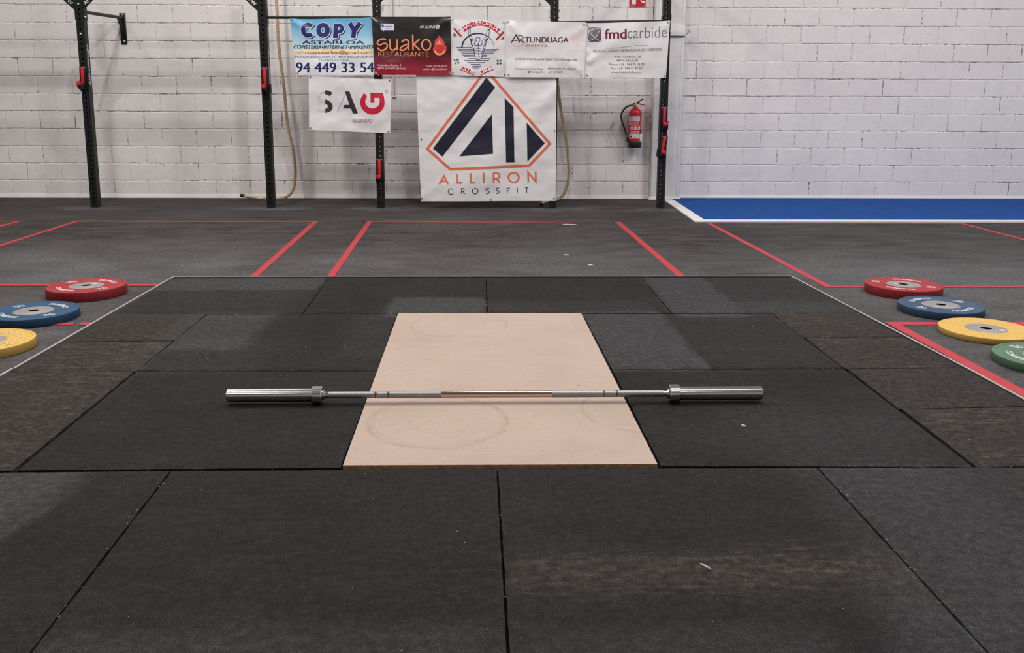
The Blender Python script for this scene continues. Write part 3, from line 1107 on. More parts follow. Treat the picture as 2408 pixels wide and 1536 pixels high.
class Banner:
    """a hanging vinyl sheet; design units are its own flat layout, bent onto the sheet"""
    def __init__(s, name, label, corners, quad, off, seed, amp=0.006, ramp=None, folds=(), res=(72, 52), pull=0.010):
        # corners: world (s, z) of TL, TR, BR, BL ; quad: same corners in design units
        s.c, s.q, s.off, s.seed, s.amp, s.folds, s.pull = corners, quad, off, seed, amp, folds, pull
        s.name, s.label = name, label
        s.mats = [ramp]
        s.bm = bmesh.new()
        s.midx = {}
        ca = [sum(c[0] for c in corners) / 4, max(c[1] for c in corners)]
        s.s0, s.z0 = ca
        nx, ny = res
        uvl = s.bm.loops.layers.uv.new('uv')
        grid = []
        for j in range(ny + 1):
            for i in range(nx + 1):
                u, v = i / nx, j / ny
                grid.append(s.bm.verts.new(s.p3(u, v, 0)))
        for j in range(ny):
            for i in range(nx):
                f = s.bm.faces.new([grid[j * (nx + 1) + i], grid[(j + 1) * (nx + 1) + i], grid[(j + 1) * (nx + 1) + i + 1], grid[j * (nx + 1) + i + 1]])
                f.smooth = True
                for l, (a, b_) in zip(f.loops, ((i, j), (i, j + 1), (i + 1, j + 1), (i + 1, j))):
                    l[uvl].uv = (a / nx, 1 - b_ / ny)
        s.width = abs(corners[1][0] - corners[0][0])

    def wr(s, u, v):
        c = s.c
        asp = abs(c[1][0] - c[0][0])
        hgt = abs(c[0][1] - c[3][1])
        x, y = u * asp, v * hgt
        w = s.amp * (0.9 * mnoise.noise(Vector((x * 2.6 + y * 1.4, y * 2.4 - x * 1.2, s.seed))) + 0.45 * mnoise.noise(Vector((x * 6 + y * 4, y * 5, s.seed + 7))))
        for (fu, fv, ang, strength, spread) in s.folds:
            dx, dy = (u - fu) * asp, (v - fv) * hgt
            ca, sa = math.cos(math.radians(ang)), math.sin(math.radians(ang))
            al, ac = dx * ca + dy * sa, -dx * sa + dy * ca
            if al > 0:
                w += strength * sm(0.0, 0.05, al) * math.exp(-(ac / (0.03 + 0.12 * al)) ** 2) * math.exp(-al / spread)
        # the edges are pulled back a little between the ties
        return w

    def p3(s, u, v, layer):
        c = s.c
        a = (c[0][0] * (1 - u) + c[1][0] * u, c[0][1] * (1 - u) + c[1][1] * u)
        b_ = (c[3][0] * (1 - u) + c[2][0] * u, c[3][1] * (1 - u) + c[2][1] * u)
        S = a[0] * (1 - v) + b_[0] * v
        Z = a[1] * (1 - v) + b_[1] * v
        sag = s.pull * (math.sin(PI * u) + 0.25 * math.sin(PI * 3 * u))
        Z -= sag * (1 - v)
        return Vector((S - s.s0, -(s.wr(u, v) + layer * 0.0009), Z - s.z0))

    def uv(s, x, y):
        q = s.q
        u, v = (x - q[0][0]) / (q[1][0] - q[0][0]), (y - q[0][1]) / (q[3][1] - q[0][1])
        for _ in range(6):
            X = (q[0][0] * (1 - u) + q[1][0] * u) * (1 - v) + (q[3][0] * (1 - u) + q[2][0] * u) * v
            Y = (q[0][1] * (1 - u) + q[1][1] * u) * (1 - v) + (q[3][1] * (1 - u) + q[2][1] * u) * v
            u += (x - X) / (q[1][0] - q[0][0])
            v += (y - Y) / (q[3][1] - q[0][1])
        return u, v

    def put(s, vf, mat, layer=1, maxlen=2.6):
        V, F = vf
        if mat not in s.midx:
            s.mats.append(mat)
            s.midx[mat] = len(s.mats) - 1
        b = bmesh.new()
        vs = [b.verts.new((x, y, 0)) for x, y in V]
        for f in F:
            try:
                b.faces.new([vs[i] for i in f])
            except ValueError:
                pass
        b.normal_update()
        big = [f for f in b.faces if len(f.verts) > 4]
        if big:
            bmesh.ops.triangulate(b, faces=big)
        for _ in range(8):
            lg = [e for e in b.edges if e.calc_length() > maxlen]
            if not lg:
                break
            bmesh.ops.subdivide_edges(b, edges=lg, cuts=1)
            bad = [f for f in b.faces if len(f.verts) > 4]
            b.normal_update()
            if bad:
                bmesh.ops.triangulate(b, faces=bad)
        mp = {}
        for v in b.verts:
            u, w = s.uv(v.co.x, v.co.y)
            if -0.02 <= u <= 1.02 and -0.02 <= w <= 1.02:
                mp[v] = s.bm.verts.new(s.p3(u, w, layer))
        for f in b.faces:
            if all(v in mp for v in f.verts):
                vv = [mp[v] for v in f.verts]
                try:
                    nf = s.bm.faces.new(vv)
                except ValueError:
                    continue
                nf.smooth = True
                nf.material_index = s.midx[mat]
                nf.normal_update()
                if nf.normal.y > 0:
                    nf.normal_flip()
        b.free()

    def bold(s, txt, x0, y0, x1, y1, mat, layer=1, w=0.5, **k):
        """heavier print: the same words set three times, half a stroke apart"""
        for i, d in enumerate((-w, 0.0, w)):
            s.put(fit_text(txt, x0 + w, y0, x1 - w, y1, dx=d, **k), mat, layer + i * 0.25)

    def text(s, txt, x0, y0, x1, y1, mat, layer=1, **k):
        s.put(fit_text(txt, x0, y0, x1, y1, **k), mat, layer)

    def build(s, eyelets, tie_mat=None):
        me = bpy.data.meshes.new(s.name)
        s.bm.to_mesh(me)
        s.bm.free()
        for m in s.mats:
            me.materials.append(m)
        o = bpy.data.objects.new(s.name, me)
        COL.objects.link(o)
        wplace(o, s.s0, s.off, s.z0)
        tag(o, s.label, 'banner', 'printed banners hung across the rack')
        for (x, y) in eyelets:
            u, v = s.uv(x, y)
            p = s.p3(u, v, 1)
            e = MB()
            V, F = [], []
            for k in range(14):
                a = 2 * PI * k / 14
                for r_, h in ((0.004, 0.0), (0.005, -0.0025), (0.0085, -0.0025), (0.0095, 0.0)):
                    V.append((p.x + r_ * math.cos(a), p.y + h, p.z + r_ * math.sin(a)))
            for k in range(14):
                for i in range(3):
                    F.append((k * 4 + i, ((k + 1) % 14) * 4 + i, ((k + 1) % 14) * 4 + i + 1, k * 4 + i + 1))
            e.add(V, F)
            e.bolt((p.x, p.y + 0.0015, p.z), (0, -1, 0), 0.004, 0.001, 1)
            e.build('eyelet', [M['zinc'], M['black_plastic']], o)
        return o


def vinyl(name, stops=None, col=None, rough=0.30):
    m, nt, b = new_mat(name)
    n = NT(nt)
    if stops:
        uv = n.node('ShaderNodeUVMap', uv_map='uv')
        xyz = n.node('ShaderNodeSeparateXYZ')
        n.link(uv.outputs[0], xyz.inputs[0])
        n.link(n.ramp(xyz.outputs[1], stops), b.inputs['Base Color'])
    else:
        b.inputs['Base Color'].default_value = col
    b.inputs['Roughness'].default_value = rough
    b.inputs['Specular IOR Level'].default_value = 0.45
    oc = n.coords()
    n.bump(n.noise(n.mapping(oc, (2.6, 2.6, 4.6), (0, 0.7, 0)), 1.0, 1.5, 0.45), 0.55, 0.05, b)
    return m


INK = {}


def ink(r, gg, b_):
    k = (r, gg, b_)
    if k not in INK:
        INK[k] = vinyl('ink_%d_%d_%d' % k, col=lin(r, gg, b_))
    return INK[k]


VW = vinyl('white_vinyl_banner', col=(0.69, 0.67, 0.675, 1))
NAVY = ink(40, 42, 108)

# ---------------------------------------------------------------- banner 1: blue copy shop
X5 = lambda x: 660 + x / 5.119
Y5 = lambda y: 20 + y / 5.119
sky = vinyl('blue_to_white_print', [(0.0, (0.74, 0.73, 0.74, 1)), (0.36, (0.70, 0.72, 0.75, 1)), (0.55, lin(178, 208, 222)), (0.78, lin(128, 184, 212)), (1.0, lin(98, 164, 198))])
b = Banner('banner', 'sky blue and white banner with big navy letters and phone number, topmost left', [(-1.991, 1.978), (-1.135, 1.997), (-1.098, 1.409), (-1.945, 1.404)],
           [(682, 44), (877, 40), (886, 176), (697, 176)], 1.012, 2.0, 0.011, sky, [(0.01, 0.02, 35, 0.018, 0.25), (0.5, 0.9, -60, 0.008, 0.2)], pull=0.012)
WHITE = ink(232, 230, 232)
BLK = ink(28, 28, 34)
zq = lambda pts: [(X5(x), Y5(y)) for x, y in pts]
COPY_ = [(arc(334, 252, 58, 65, -42, -318, 22), 54, False), (arc(512, 253, 53, 62, 0, 350, 26), 58, True),
         ([(670, 172), (659, 348)], 58, False), ([(672, 192)] + arc(690, 232, 52, 42, -90, 90, 12) + [(668, 274)], 42, False),
         ([(832, 164), (889, 262)], 56, False), ([(960, 164), (886, 262)], 54, False), ([(888, 235), (872, 345)], 56, False)]
for (ex, dx, dy, mt, ly) in ((13, 2.3, 2.3, BLK, 1), (13, 0.5, 0.5, WHITE, 2), (0, 0, 0, NAVY, 3)):
    for i, (pts, w_, cl) in enumerate(COPY_):
        q = zq(pts)
        if ex and not cl:
            for e0, e1 in ((0, 1), (-1, -2)):
                d_ = math.hypot(q[e0][0] - q[e1][0], q[e0][1] - q[e1][1])
                k_ = ex / 2 / 5.119 / d_
                q[e0] = (q[e0][0] + (q[e0][0] - q[e1][0]) * k_, q[e0][1] + (q[e0][1] - q[e1][1]) * k_)
        q = [(x + dx, y + dy) for x, y in q]
        b.put(stroke(q, (w_ + ex) / 5.119, cl), mt, ly + 0.1 * (i % 3))
b.bold('ASTARLOA', X5(260), Y5(378), X5(1003), Y5(420), ink(34, 34, 92), 1, 0.4)
b.bold('COPISTERIA\u2022INTERNET\u2022IMPRENTA', X5(156), Y5(436), X5(1122), Y5(480), ink(24, 76, 54), 1, 0.35, shear=0.25)
b.put(poly([(X5(160), Y5(492)), (X5(1112), Y5(488)), (X5(1116), Y5(546)), (X5(166), Y5(546))]), ink(240, 222, 178), 1)
b.text('e-mail', X5(168), Y5(510), X5(240), Y5(535), ink(150, 128, 84), 2)
b.put(stroke([(X5(250), Y5(512)), (X5(272), Y5(512)), (X5(272), Y5(532)), (X5(250), Y5(532))], 0.6, True), ink(150, 128, 84), 2)
b.bold('copyastarloa@gmail.com', X5(292), Y5(500), X5(1097), Y5(548), ink(196, 78, 44), 2, 0.3)
b.text('BALENDIN BERRIOTXOA, 13 - 48970 BASAURI (BIZKAIA)', X5(168), Y5(562), X5(1122), Y5(602), ink(52, 54, 62), 1)
b.text('TEL\u00c9FONO Y FAX', X5(455), Y5(600), X5(828), Y5(628), ink(84, 136, 184), 1)
b.bold('94 449 33 54', X5(184), Y5(645), X5(1118), Y5(768), ink(32, 36, 100), 1, 0.75)
b.build([(686, 47), (873, 44), (700, 172), (881, 172)])

# ---------------------------------------------------------------- banner 2: dark restaurant
XS = lambda x: 860 + x / 9.033
YS = lambda y: 20 + y / 9.035
dark = vinyl('black_to_red_print', [(0.0, lin(152, 28, 46)), (0.22, lin(112, 24, 38)), (0.40, lin(52, 24, 28)), (0.58, lin(38, 34, 35)), (1.0, lin(36, 33, 33))], rough=0.33)
b = Banner('banner', 'black to dark red banner with orange lettering and a flame', [(-1.143, 2.000), (-0.329, 2.003), (-0.326, 1.411), (-1.126, 1.407)],
           [(875, 40), (1060, 39), (1061, 176.5), (882, 176.5)], 1.026, 5.0, 0.009, dark, [(0.98, 0.03, 140, 0.016, 0.22), (0.02, 0.05, 40, 0.008, 0.2)], pull=0.003)
ORG = ink(238, 142, 98)
wS = 3.6
# s u a k o drawn as round strokes
sw = lambda pts: [(XS(x), YS(y)) for x, y in pts]


def smooth2(P, n=6):
    P = [Vector((x, y, 0)) for x, y in P]
    Q = [P[0] * 2 - P[1]] + P + [P[-1] * 2 - P[-2]]
    out = []
    for i in range(1, len(Q) - 2):
        for k in range(n):
            t = k / n
            a, q, c, d = Q[i - 1], Q[i], Q[i + 1], Q[i + 2]
            v = 0.5 * ((2 * q) + (-a + c) * t + (2 * a - 5 * q + 4 * c - d) * t * t + (-a + 3 * q - 3 * c + d) * t ** 3)
            out.append((v.x, v.y))
    out.append((P[-1].x, P[-1].y))
    return out


b.put(stroke(sw(smooth2([(436, 664), (385, 648), (315, 662), (258, 715), (266, 760), (320, 770), (395, 742), (445, 752), (462, 800), (430, 858), (365, 889), (300, 878), (262, 832)])), wS), ORG, 1)
b.put(stroke(sw(smooth2([(520, 655), (520, 730), (522, 810), (545, 870), (590, 884), (640, 850), (672, 790)])), wS), ORG, 1)
b.put(stroke(sw([(668, 655), (672, 885)]), wS), ORG, 1.4)
b.put(stroke(sw(smooth2([(766, 718), (800, 682), (850, 664), (900, 680), (918, 740), (916, 885)])), wS), ORG, 1)
b.put(stroke(sw(smooth2([(912, 752), (840, 775), (765, 815), (738, 860), (765, 886), (835, 868), (912, 800)])), wS), ORG, 1.4)
b.put(stroke(sw([(1003, 550), (1008, 885)]), wS), ORG, 1)
b.put(stroke(sw([(1145, 650), (1025, 760), (1155, 885)]), wS), ORG, 2)
b.put(stroke(sw(arc(1288, 770, 92, 112, 0, 360, 24)), wS), ORG, 1)
b.text('RESTAURANTE', XS(275), YS(920), XS(1342), YS(1016), ORG, 1, offset=-0.004)
b.put(poly(sw([(1560, 568), (1620, 640), (1660, 700), (1690, 790), (1716, 800), (1715, 890), (1660, 965), (1570, 1004), (1500, 985), (1440, 910), (1428, 850), (1460, 800), (1465, 700), (1510, 640)])), ink(206, 70, 66), 1)
b.put(poly(sw([(1562, 655), (1590, 715), (1605, 745), (1630, 760), (1560, 770), (1490, 760), (1520, 720), (1540, 735)])), ink(226, 150, 84), 2)
b.put(poly(sw(arc(1570, 862, 128, 125, 20, 160, 16) + arc(1570, 850, 100, 100, 160, 20, 16))), ink(236, 176, 96), 2)
b.put(poly(sw(arc(1570, 855, 92, 98, 0, 345, 20))), ink(196, 54, 58), 3)
WP = ink(226, 214, 216)
b.text('Men\u00e9ndez y Pelayo, 3', XS(252), YS(1182), XS(752), YS(1240), WP, 1)
b.text('48970 BASAURI (Bizkaia)', XS(252), YS(1250), XS(842), YS(1306), WP, 1)
b.text('Tel\u00e9f.: 94 405 34 03', XS(1285), YS(1200), XS(1728), YS(1246), WP, 1)
b.text('suakovv@hotmail.com', XS(1222), YS(1262), XS(1730), YS(1318), WP, 1)
b.put(poly(sw([(328, 325), (596, 328), (604, 340), (604, 462), (410, 462), (375, 494), (368, 462), (326, 455)])), ink(206, 208, 220), 1)
b.put(poly(sw([(348, 342), (398, 342), (398, 394), (348, 394)])), ink(44, 58, 112), 2)
b.text('f', XS(370), YS(348), XS(394), YS(394), ink(214, 216, 226), 3, offset=0.04)
b.text('Facebook', XS(412), YS(365), XS(572), YS(400), ink(58, 68, 116), 2, offset=0.02)
b.put(stroke(sw([(415, 420), (560, 420)]), 0.5), ink(150, 156, 178), 2)
b.text('601 36 39 62', XS(1155), YS(362), XS(1478), YS(415), WP, 1, shear=0.25)
b.put(poly(sw(arc(1532, 385, 44, 44, 0, 345, 18))), ink(214, 222, 214), 1)
b.put(poly(sw([(1496, 430), (1496, 395), (1530, 425)])), ink(214, 222, 214), 1)
b.put(stroke(sw(arc(1532, 385, 30, 30, 0, 360, 16)), 0.7), ink(70, 110, 84), 2)
b.put(stroke(sw([(1520, 372)] + arc(1545, 372, 22, 26, 160, 60, 6)), 1.3), ink(70, 110, 84), 3)
b.build([(881, 44), (1056, 45.5), (884, 171), (1056, 170)])

# ---------------------------------------------------------------- banner 3: weightlifting club emblem
XC = lambda x: 1040 + x / 9.6
YC = lambda y: 30 + y / 9.6
cw = lambda pts: [(XC(x), YC(y)) for x, y in pts]
b = Banner('banner', 'small white club banner with a line drawn torso and red arched lettering', [(-0.324, 1.994), (0.245, 1.969), (0.246, 1.393), (-0.325, 1.408)],
           [(1061, 42), (1190, 48), (1190, 181), (1061, 177)], 1.018, 9.0, 0.011, VW, [(0.97, 0.05, 120, 0.010, 0.2), (0.03, 0.03, 50, 0.008, 0.15), (0.85, 0.98, -70, 0.007, 0.2)], pull=0.006)
CRED = ink(186, 34, 46)


def arc_text(txt, cx, cy, rad, a0, a1, hgt, up=1, **k):
    """text bent along a circle in emblem units; angles in degrees, 0 = right, 90 = up"""
    V, F = text_tris(txt, **k)
    bb = bbox(text_tris(txt)[0])
    out = []
    for x, y in V:
        t = (x - bb[0]) / (bb[1] - bb[0])
        h = (y - bb[2]) / (bb[3] - bb[2]) * hgt
        a = math.radians(a0 + (a1 - a0) * t)
        r_ = rad + (h if up > 0 else -h)
        out.append((XC(cx + r_ * math.cos(a)), YC(cy - r_ * math.sin(a))))
    return out, F


# thick red backing, white letters on top
b.put(stroke(cw([(850 + 560 * math.cos(math.radians(a)), 790 - 560 * math.sin(math.radians(a))) for a in range(134, 40, -4)]), 11.6), CRED, 1)
b.put(arc_text('HALTEROFILIA', 848, 783, 526, 134, 44, 88, offset=0.012), ink(236, 232, 234), 2)
for t, pts, tt in (('CLUB', [(420, 1215), (720, 1345)], 1), ('URBI', [(850, 1345), (1145, 1205)], -1)):
    (x0, y0), (x1, y1) = pts
    ang = math.atan2(y1 - y0, x1 - x0)
    b.put(stroke(cw([(x0, y0 + 28), (x1, y1 + 28)]), 10.5), CRED, 1)
    V, F = text_tris(t, 0.03)
    bb = bbox(V)
    L = math.hypot(x1 - x0, y1 - y0)
    out = []
    for x, y in V:
        a = (x - bb[0]) / (bb[1] - bb[0]) * L
        h = ((y - bb[2]) / (bb[3] - bb[2]) - 0.5) * 86 + 4
        out.append((XC(x0 + math.cos(ang) * a + math.sin(ang) * h), YC(y0 + math.sin(ang) * a - math.cos(ang) * h + 20)))
    b.put((out, F), ink(236, 232, 234), 2)
INKN = ink(38, 42, 88)
# rising sun
for i in range(16):
    a0, a1 = 180 + i * 11.25, 180 + (i + 1) * 11.25
    wd = 3.4 if i < 7 else max(0.9, 3.4 - (i - 6) * 0.32)
    p0 = cw(arc(805, 790, 365, 330, a0, a1, 1))
    b.put(stroke(p0, wd), INKN, 1)
# sea lines
for y, a0, a1, c0, c1 in ((775, 320, 665, 0, 0), (818, 335, 690, 950, 1275), (852, 370, 705, 930, 1225), (900, 425, 730, 905, 1165), (945, 445, 740, 890, 1015), (985, 485, 735, 880, 1000),
                          (1028, 590, 740, 880, 1085), (1072, 500, 1055, 0, 0), (1118, 560, 965, 0, 0), (1160, 640, 855, 0, 0), (1200, 680, 875, 0, 0), (1240, 680, 830, 0, 0)):
    for q0, q1 in ((a0, a1), (c0, c1)):
        if q1 > q0:
            b.put(stroke(cw([(q0, y + (5 if q0 > 800 else 0)), ((q0 + q1) / 2, y + 4), (q1, y + 2)]), 1.35), INKN, 1)
# torso in line work
for pts, wd in (([(600, 290), (592, 480), (628, 600), (690, 760), (730, 950), (760, 1050), (800, 1075)], 1.1), ([(640, 310), (632, 420), (650, 530), (690, 590), (760, 640)], 0.9),
                ([(1070, 370), (1050, 520), (985, 680), (960, 790), (910, 950), (880, 1030), (800, 1075)], 1.3), ([(1020, 350), (985, 480), (985, 540), (930, 600), (870, 650)], 0.9),
                ([(620, 560), (660, 640), (650, 700), (690, 740)], 2.0), ([(1010, 570), (960, 640), (965, 720), (925, 760)], 2.0), ([(715, 650), (730, 720), (800, 745), (812, 680)], 1.4),
                ([(900, 660), (890, 720), (830, 745), (815, 680)], 1.4), ([(812, 690), (815, 980)], 0.9), ([(745, 790), (790, 800), (880, 795)], 1.0), ([(750, 850), (810, 860), (880, 850)], 1.0),
                ([(755, 910), (810, 920), (870, 905)], 1.0), ([(690, 770), (730, 850), (750, 930)], 1.6), ([(940, 790), (905, 860), (880, 940)], 1.6), ([(770, 970), (800, 1060), (850, 970)], 0.9),
                (arc(805, 600, 46, 58, 0, 360, 16), 0.9), (arc(805, 590, 50, 44, 180, 360, 10), 1.3), ([(620, 300), (660, 320)], 2.4), ([(1030, 370), (1072, 378)], 2.4),
                ([(640, 590), (690, 610), (640, 660)], 1.2), ([(1000, 560), (1030, 590), (985, 640)], 1.4)):
    b.put(stroke(cw(pts), wd), ink(46, 54, 112), 2)
# barbell ends
b.put(stroke(cw([(358, 410), (410, 372)]), 1.1), BLK, 1)
b.put(stroke(cw([(262, 350), (425, 525)]), 4.6), CRED, 2)
b.put(stroke(cw([(258, 465), (315, 525)]), 3.4), ink(70, 84, 72), 1)
b.put(stroke(cw([(285, 500), (250, 528)]), 1.6), ink(70, 84, 72), 1)
b.put(stroke(cw([(1245, 445), (1295, 492)]), 1.3), BLK, 1)
b.put(stroke(cw([(1384, 432), (1218, 605)]), 4.6), CRED, 2)
b.put(stroke(cw([(1390, 550), (1330, 608)]), 3.4), ink(64, 90, 76), 1)
b.put(stroke(cw([(1365, 580), (1396, 615)]), 1.6), ink(64, 90, 76), 1)
# four-lobed crosses
for cx, cy, rr in ((317, 1098, 72), (1282, 1112, 70)):
    for k in range(4):
        a = 90 * k + (8 if cx > 800 else 0)
        P_ = [(cx + rr * q * math.cos(math.radians(a + w_)), cy + rr * q * math.sin(math.radians(a + w_))) for q, w_ in
              ((0.10, 0), (0.45, -8), (0.72, 2), (0.92, 18), (1.0, 36), (0.93, 54), (0.74, 64), (0.55, 56), (0.50, 36), (0.30, 22))]
        b.put(poly(cw(P_)), ink(36, 86, 66), 1)
b.build([(1065, 46), (1184, 52), (1065, 172), (1186, 176)])

# ---------------------------------------------------------------- banner 4: white restaurant
XA = lambda x: 1040 + x / 6.689
YA = lambda y: 20 + y / 6.689
aw = lambda pts: [(XA(x), YA(y)) for x, y in pts]
b = Banner('banner', 'white creased restaurant banner with dark brown lettering and a pale orange sun', [(0.245, 1.974), (1.077, 1.952), (1.066, 1.388), (0.246, 1.389)],
           [(1190, 47), (1378, 53), (1374, 183), (1190, 182)], 1.030, 13.0, 0.018, VW, [(0.02, 0.03, 45, 0.014, 0.3), (0.98, 0.1, 150, 0.010, 0.25), (0.97, 0.9, -150, 0.012, 0.3), (0.5, 0.75, 20, 0.008, 0.2)], pull=0.004)
BRN = ink(74, 44, 40)
b.put(stroke(aw([(1082, 540), (1160, 415), (1225, 540)]), 2.6), BRN, 1)
b.put(stroke(aw([(1108, 505), (1200, 500)]), 1.3), BRN, 2)
b.put(stroke(aw([(1188, 425)] + arc(1235, 458, 36, 32, -90, 90, 8) + [(1200, 492)]), 1.6), BRN, 1)
b.put(stroke(aw([(1215, 492), (1300, 535)]), 2.2), BRN, 1)
b.put(stroke(aw([(1180, 430), (1250, 500)]), 0.9), ink(214, 120, 92), 2)
b.bold('TUNDUAGA', XA(1300), YA(448), XA(1985), YA(535), BRN, 1, 0.3)
ORG2 = ink(206, 104, 78)
b.put(stroke(aw([(1112, 585), (1180, 592), (1240, 590), (1272, 560), (1262, 520), (1240, 500)]), 0.9), ORG2, 1)
b.text('atetxea', XA(1300), YA(556), XA(1640), YA(598), ORG2, 1, shear=0.2, offset=-0.008)
b.put(stroke(aw([(1600, 597), (1668, 598)]), 0.8), ORG2, 1)
SUN = ink(232, 200, 186)
b.put(stroke(aw(arc(2110, 498, 36, 36, 0, 360, 20)), 1.4), SUN, 1)
b.put(stroke(aw(arc(2110, 498, 14, 14, 0, 360, 12)), 1.0), SUN, 1)
for k in range(18):
    a = math.radians(k * 20)
    b.put(stroke(aw([(2110 + 46 * math.cos(a), 498 + 46 * math.sin(a)), (2110 + 76 * math.cos(a + .18), 498 + 76 * math.sin(a + .18)), (2110 + (98 + 8 * (k % 2)) * math.cos(a), 498 + (98 + 8 * (k % 2)) * math.sin(a))]), 1.3), SUN, 1)
DG = ink(72, 70, 74)
b.text('www.restauranteartunduaga.es', XA(1145), YA(763), XA(2113), YA(822), DG, 1, rise=-2.0)
b.text('Polideportivo Artunduaga  -  48970 BASAURI (Bizkaia)', XA(1145), YA(932), XA(2103), YA(972), DG, 1)
b.text('94 426 33 17 -  639 01 94 72', XA(1400), YA(985), XA(1897), YA(1020), DG, 1)
b.put(poly(aw([(1352, 1015), (1352, 1000), (1362, 1000), (1362, 992), (1374, 992), (1374, 1000), (1384, 1000), (1384, 1015)])), DG, 1)
b.put(stroke(aw([(1350, 992), (1386, 992)]), 0.9), DG, 2)
b.build([(1196, 52), (1373, 58), (1196, 177), (1366, 178)])

# ---------------------------------------------------------------- banner 5: grey and maroon metals
X7 = lambda x: 1360 + x / 7.68
Y7 = lambda y: y / 7.68
fw_ = lambda pts: [(X7(x), Y7(y)) for x, y in pts]
b = Banner('banner', 'white banner with a grey faceted square and maroon and grey lettering, topmost right', [(1.077, 1.945), (1.950, 1.974), (1.926, 1.389), (1.076, 1.388)],
           [(1378, 55), (1575, 49), (1566, 183.5), (1376, 183)], 1.022, 21.0, 0.017, VW, [(0.0, 0.75, -35, 0.020, 0.35), (0.98, 0.03, 130, 0.010, 0.2), (0.0, 0.45, 60, 0.010, 0.2)], pull=0.004)
for pts, c in (([(158, 488), (412, 488), (185, 565)], (142, 132, 142)), ([(412, 488), (185, 565), (305, 695)], (118, 108, 118)), ([(412, 488), (412, 750), (305, 695)], (92, 84, 94)),
               ([(158, 488), (185, 565), (158, 755)], (132, 122, 132)), ([(185, 565), (305, 695), (158, 755)], (112, 102, 112)), ([(158, 755), (305, 695), (412, 750)], (78, 70, 80))):
    b.put(poly(fw_(pts)), ink(*c), 1)
for pts in ([(412, 490), (185, 565), (305, 695), (412, 490)], [(158, 490), (185, 565), (160, 752)], [(160, 752), (305, 695), (410, 748)]):
    b.put(stroke(fw_(pts), 1.1), ink(226, 222, 226), 2)
b.bold('fmd', X7(470), Y7(522), X7(868), Y7(704), ink(112, 30, 50), 1, 0.75, rise=1.0)
b.text('carbide', X7(884), Y7(490), X7(1590), Y7(690), ink(112, 108, 118), 1, offset=-0.010, rise=2.8, dy=0.5)
b.put(stroke(fw_([(490, 868), (640, 866), (760, 858), (900, 838), (1050, 820), (1265, 820)]), 0.8), ink(130, 126, 132), 1)
G2 = ink(84, 80, 88)
b.text('PRODUCCI\u00d3N DE METALES DUROS Y CERMETS', X7(265), Y7(893), X7(1498), Y7(953), G2, 1, rise=5.0)
b.text('Avda. Gudarien, 18', X7(640), Y7(1000), X7(1125), Y7(1050), G2, 1)
b.text('48970 BASAURI', X7(688), Y7(1070), X7(1075), Y7(1110), G2, 1)
b.text('Phone: +34 - 944 75 18 00', X7(558), Y7(1140), X7(1190), Y7(1185), G2, 1)
b.text('Fax: +34 - 944 47 40 69', X7(592), Y7(1208), X7(1150), Y7(1252), G2, 1)
b.text('www.fmdcarbide.com', X7(592), Y7(1282), X7(1135), Y7(1324), G2, 1)
b.build([(1381, 60), (1569.5, 53.5), (1380, 178), (1562, 178.5)])

# ---------------------------------------------------------------- banner 6: security company
b = Banner('banner', 'small white rumpled banner with grey and red capital letters, lower left', [(-1.818, 1.398), (-0.953, 1.362), (-0.978, 0.803), (-1.833, 0.838)],
           [(727, 178), (921, 187), (917, 313.5), (727.5, 305)], 1.010, 31.0, 0.017, VW, [(0.5, 0.75, 10, 0.012, 0.3), (0.4, 0.02, 80, 0.008, 0.15), (0.75, 0.0, 75, 0.010, 0.15)], pull=0.004)
zw = lambda pts: [(X5(x), Y5(y)) for x, y in pts]
CH = ink(58, 52, 58)
b.put(poly(zw([(538, 980), (580, 985), (628, 1010), (596, 1052), (565, 1035), (538, 1030)])), CH, 1)
b.put(poly(zw([(538, 1090), (580, 1105), (615, 1135), (630, 1175), (622, 1215), (595, 1240), (538, 1255), (538, 1205), (565, 1195), (570, 1170), (560, 1155), (538, 1145)])), CH, 1)
HT = ink(198, 194, 198)


def hatch(path, step, half, slope=(0.72, -0.69)):
    for (p, q) in zip(path[:-1], path[1:]):
        L = math.hypot(q[0] - p[0], q[1] - p[1])
        for k in range(int(L / step)):
            t = k * step / L
            x, y = p[0] + (q[0] - p[0]) * t, p[1] + (q[1] - p[1]) * t
            b.put(stroke(zw([(x - slope[0] * half, y - slope[1] * half), (x + slope[0] * half, y + slope[1] * half)]), 0.55), HT, 1)


hatch([(528, 1006), (480, 1020), (456, 1060), (474, 1102), (528, 1128)], 9, 24)
hatch([(528, 1230), (480, 1236), (440, 1208)], 9, 24)
hatch([(775, 1035), (745, 1105), (712, 1180), (682, 1250)], 10, 26)
b.put(poly(zw([(775, 995), (830, 995), (928, 1262), (868, 1262), (848, 1203), (750, 1200), (768, 1158), (830, 1158)])), CH, 1)
SR = ink(196, 36, 58)
b.put(poly(zw([(1000, 1008), (1040, 1048)] + arc(1105, 1118, 87, 82, 218, 0, 20) + [(1190, 1072), (1130, 1072), (1130, 1125), (1082, 1125), (1082, 1010), (1228, 1012), (1245, 1060)] + arc(1105, 1130, 147, 145, 0, 222, 24))), SR, 1)
b.put(stroke(zw(arc(1273, 997, 17, 17, 0, 360, 14)), 0.6), ink(190, 90, 100), 1)
b.text('R', X5(1266), Y5(988), X5(1281), Y5(1006), ink(190, 90, 100), 1)
b.text('SEGURIDAD', X5(866), Y5(1328), X5(1104), Y5(1368), ink(150, 60, 84), 1, rise=-0.6)
b.build([(731, 181), (916, 190), (731, 301), (913, 309)])

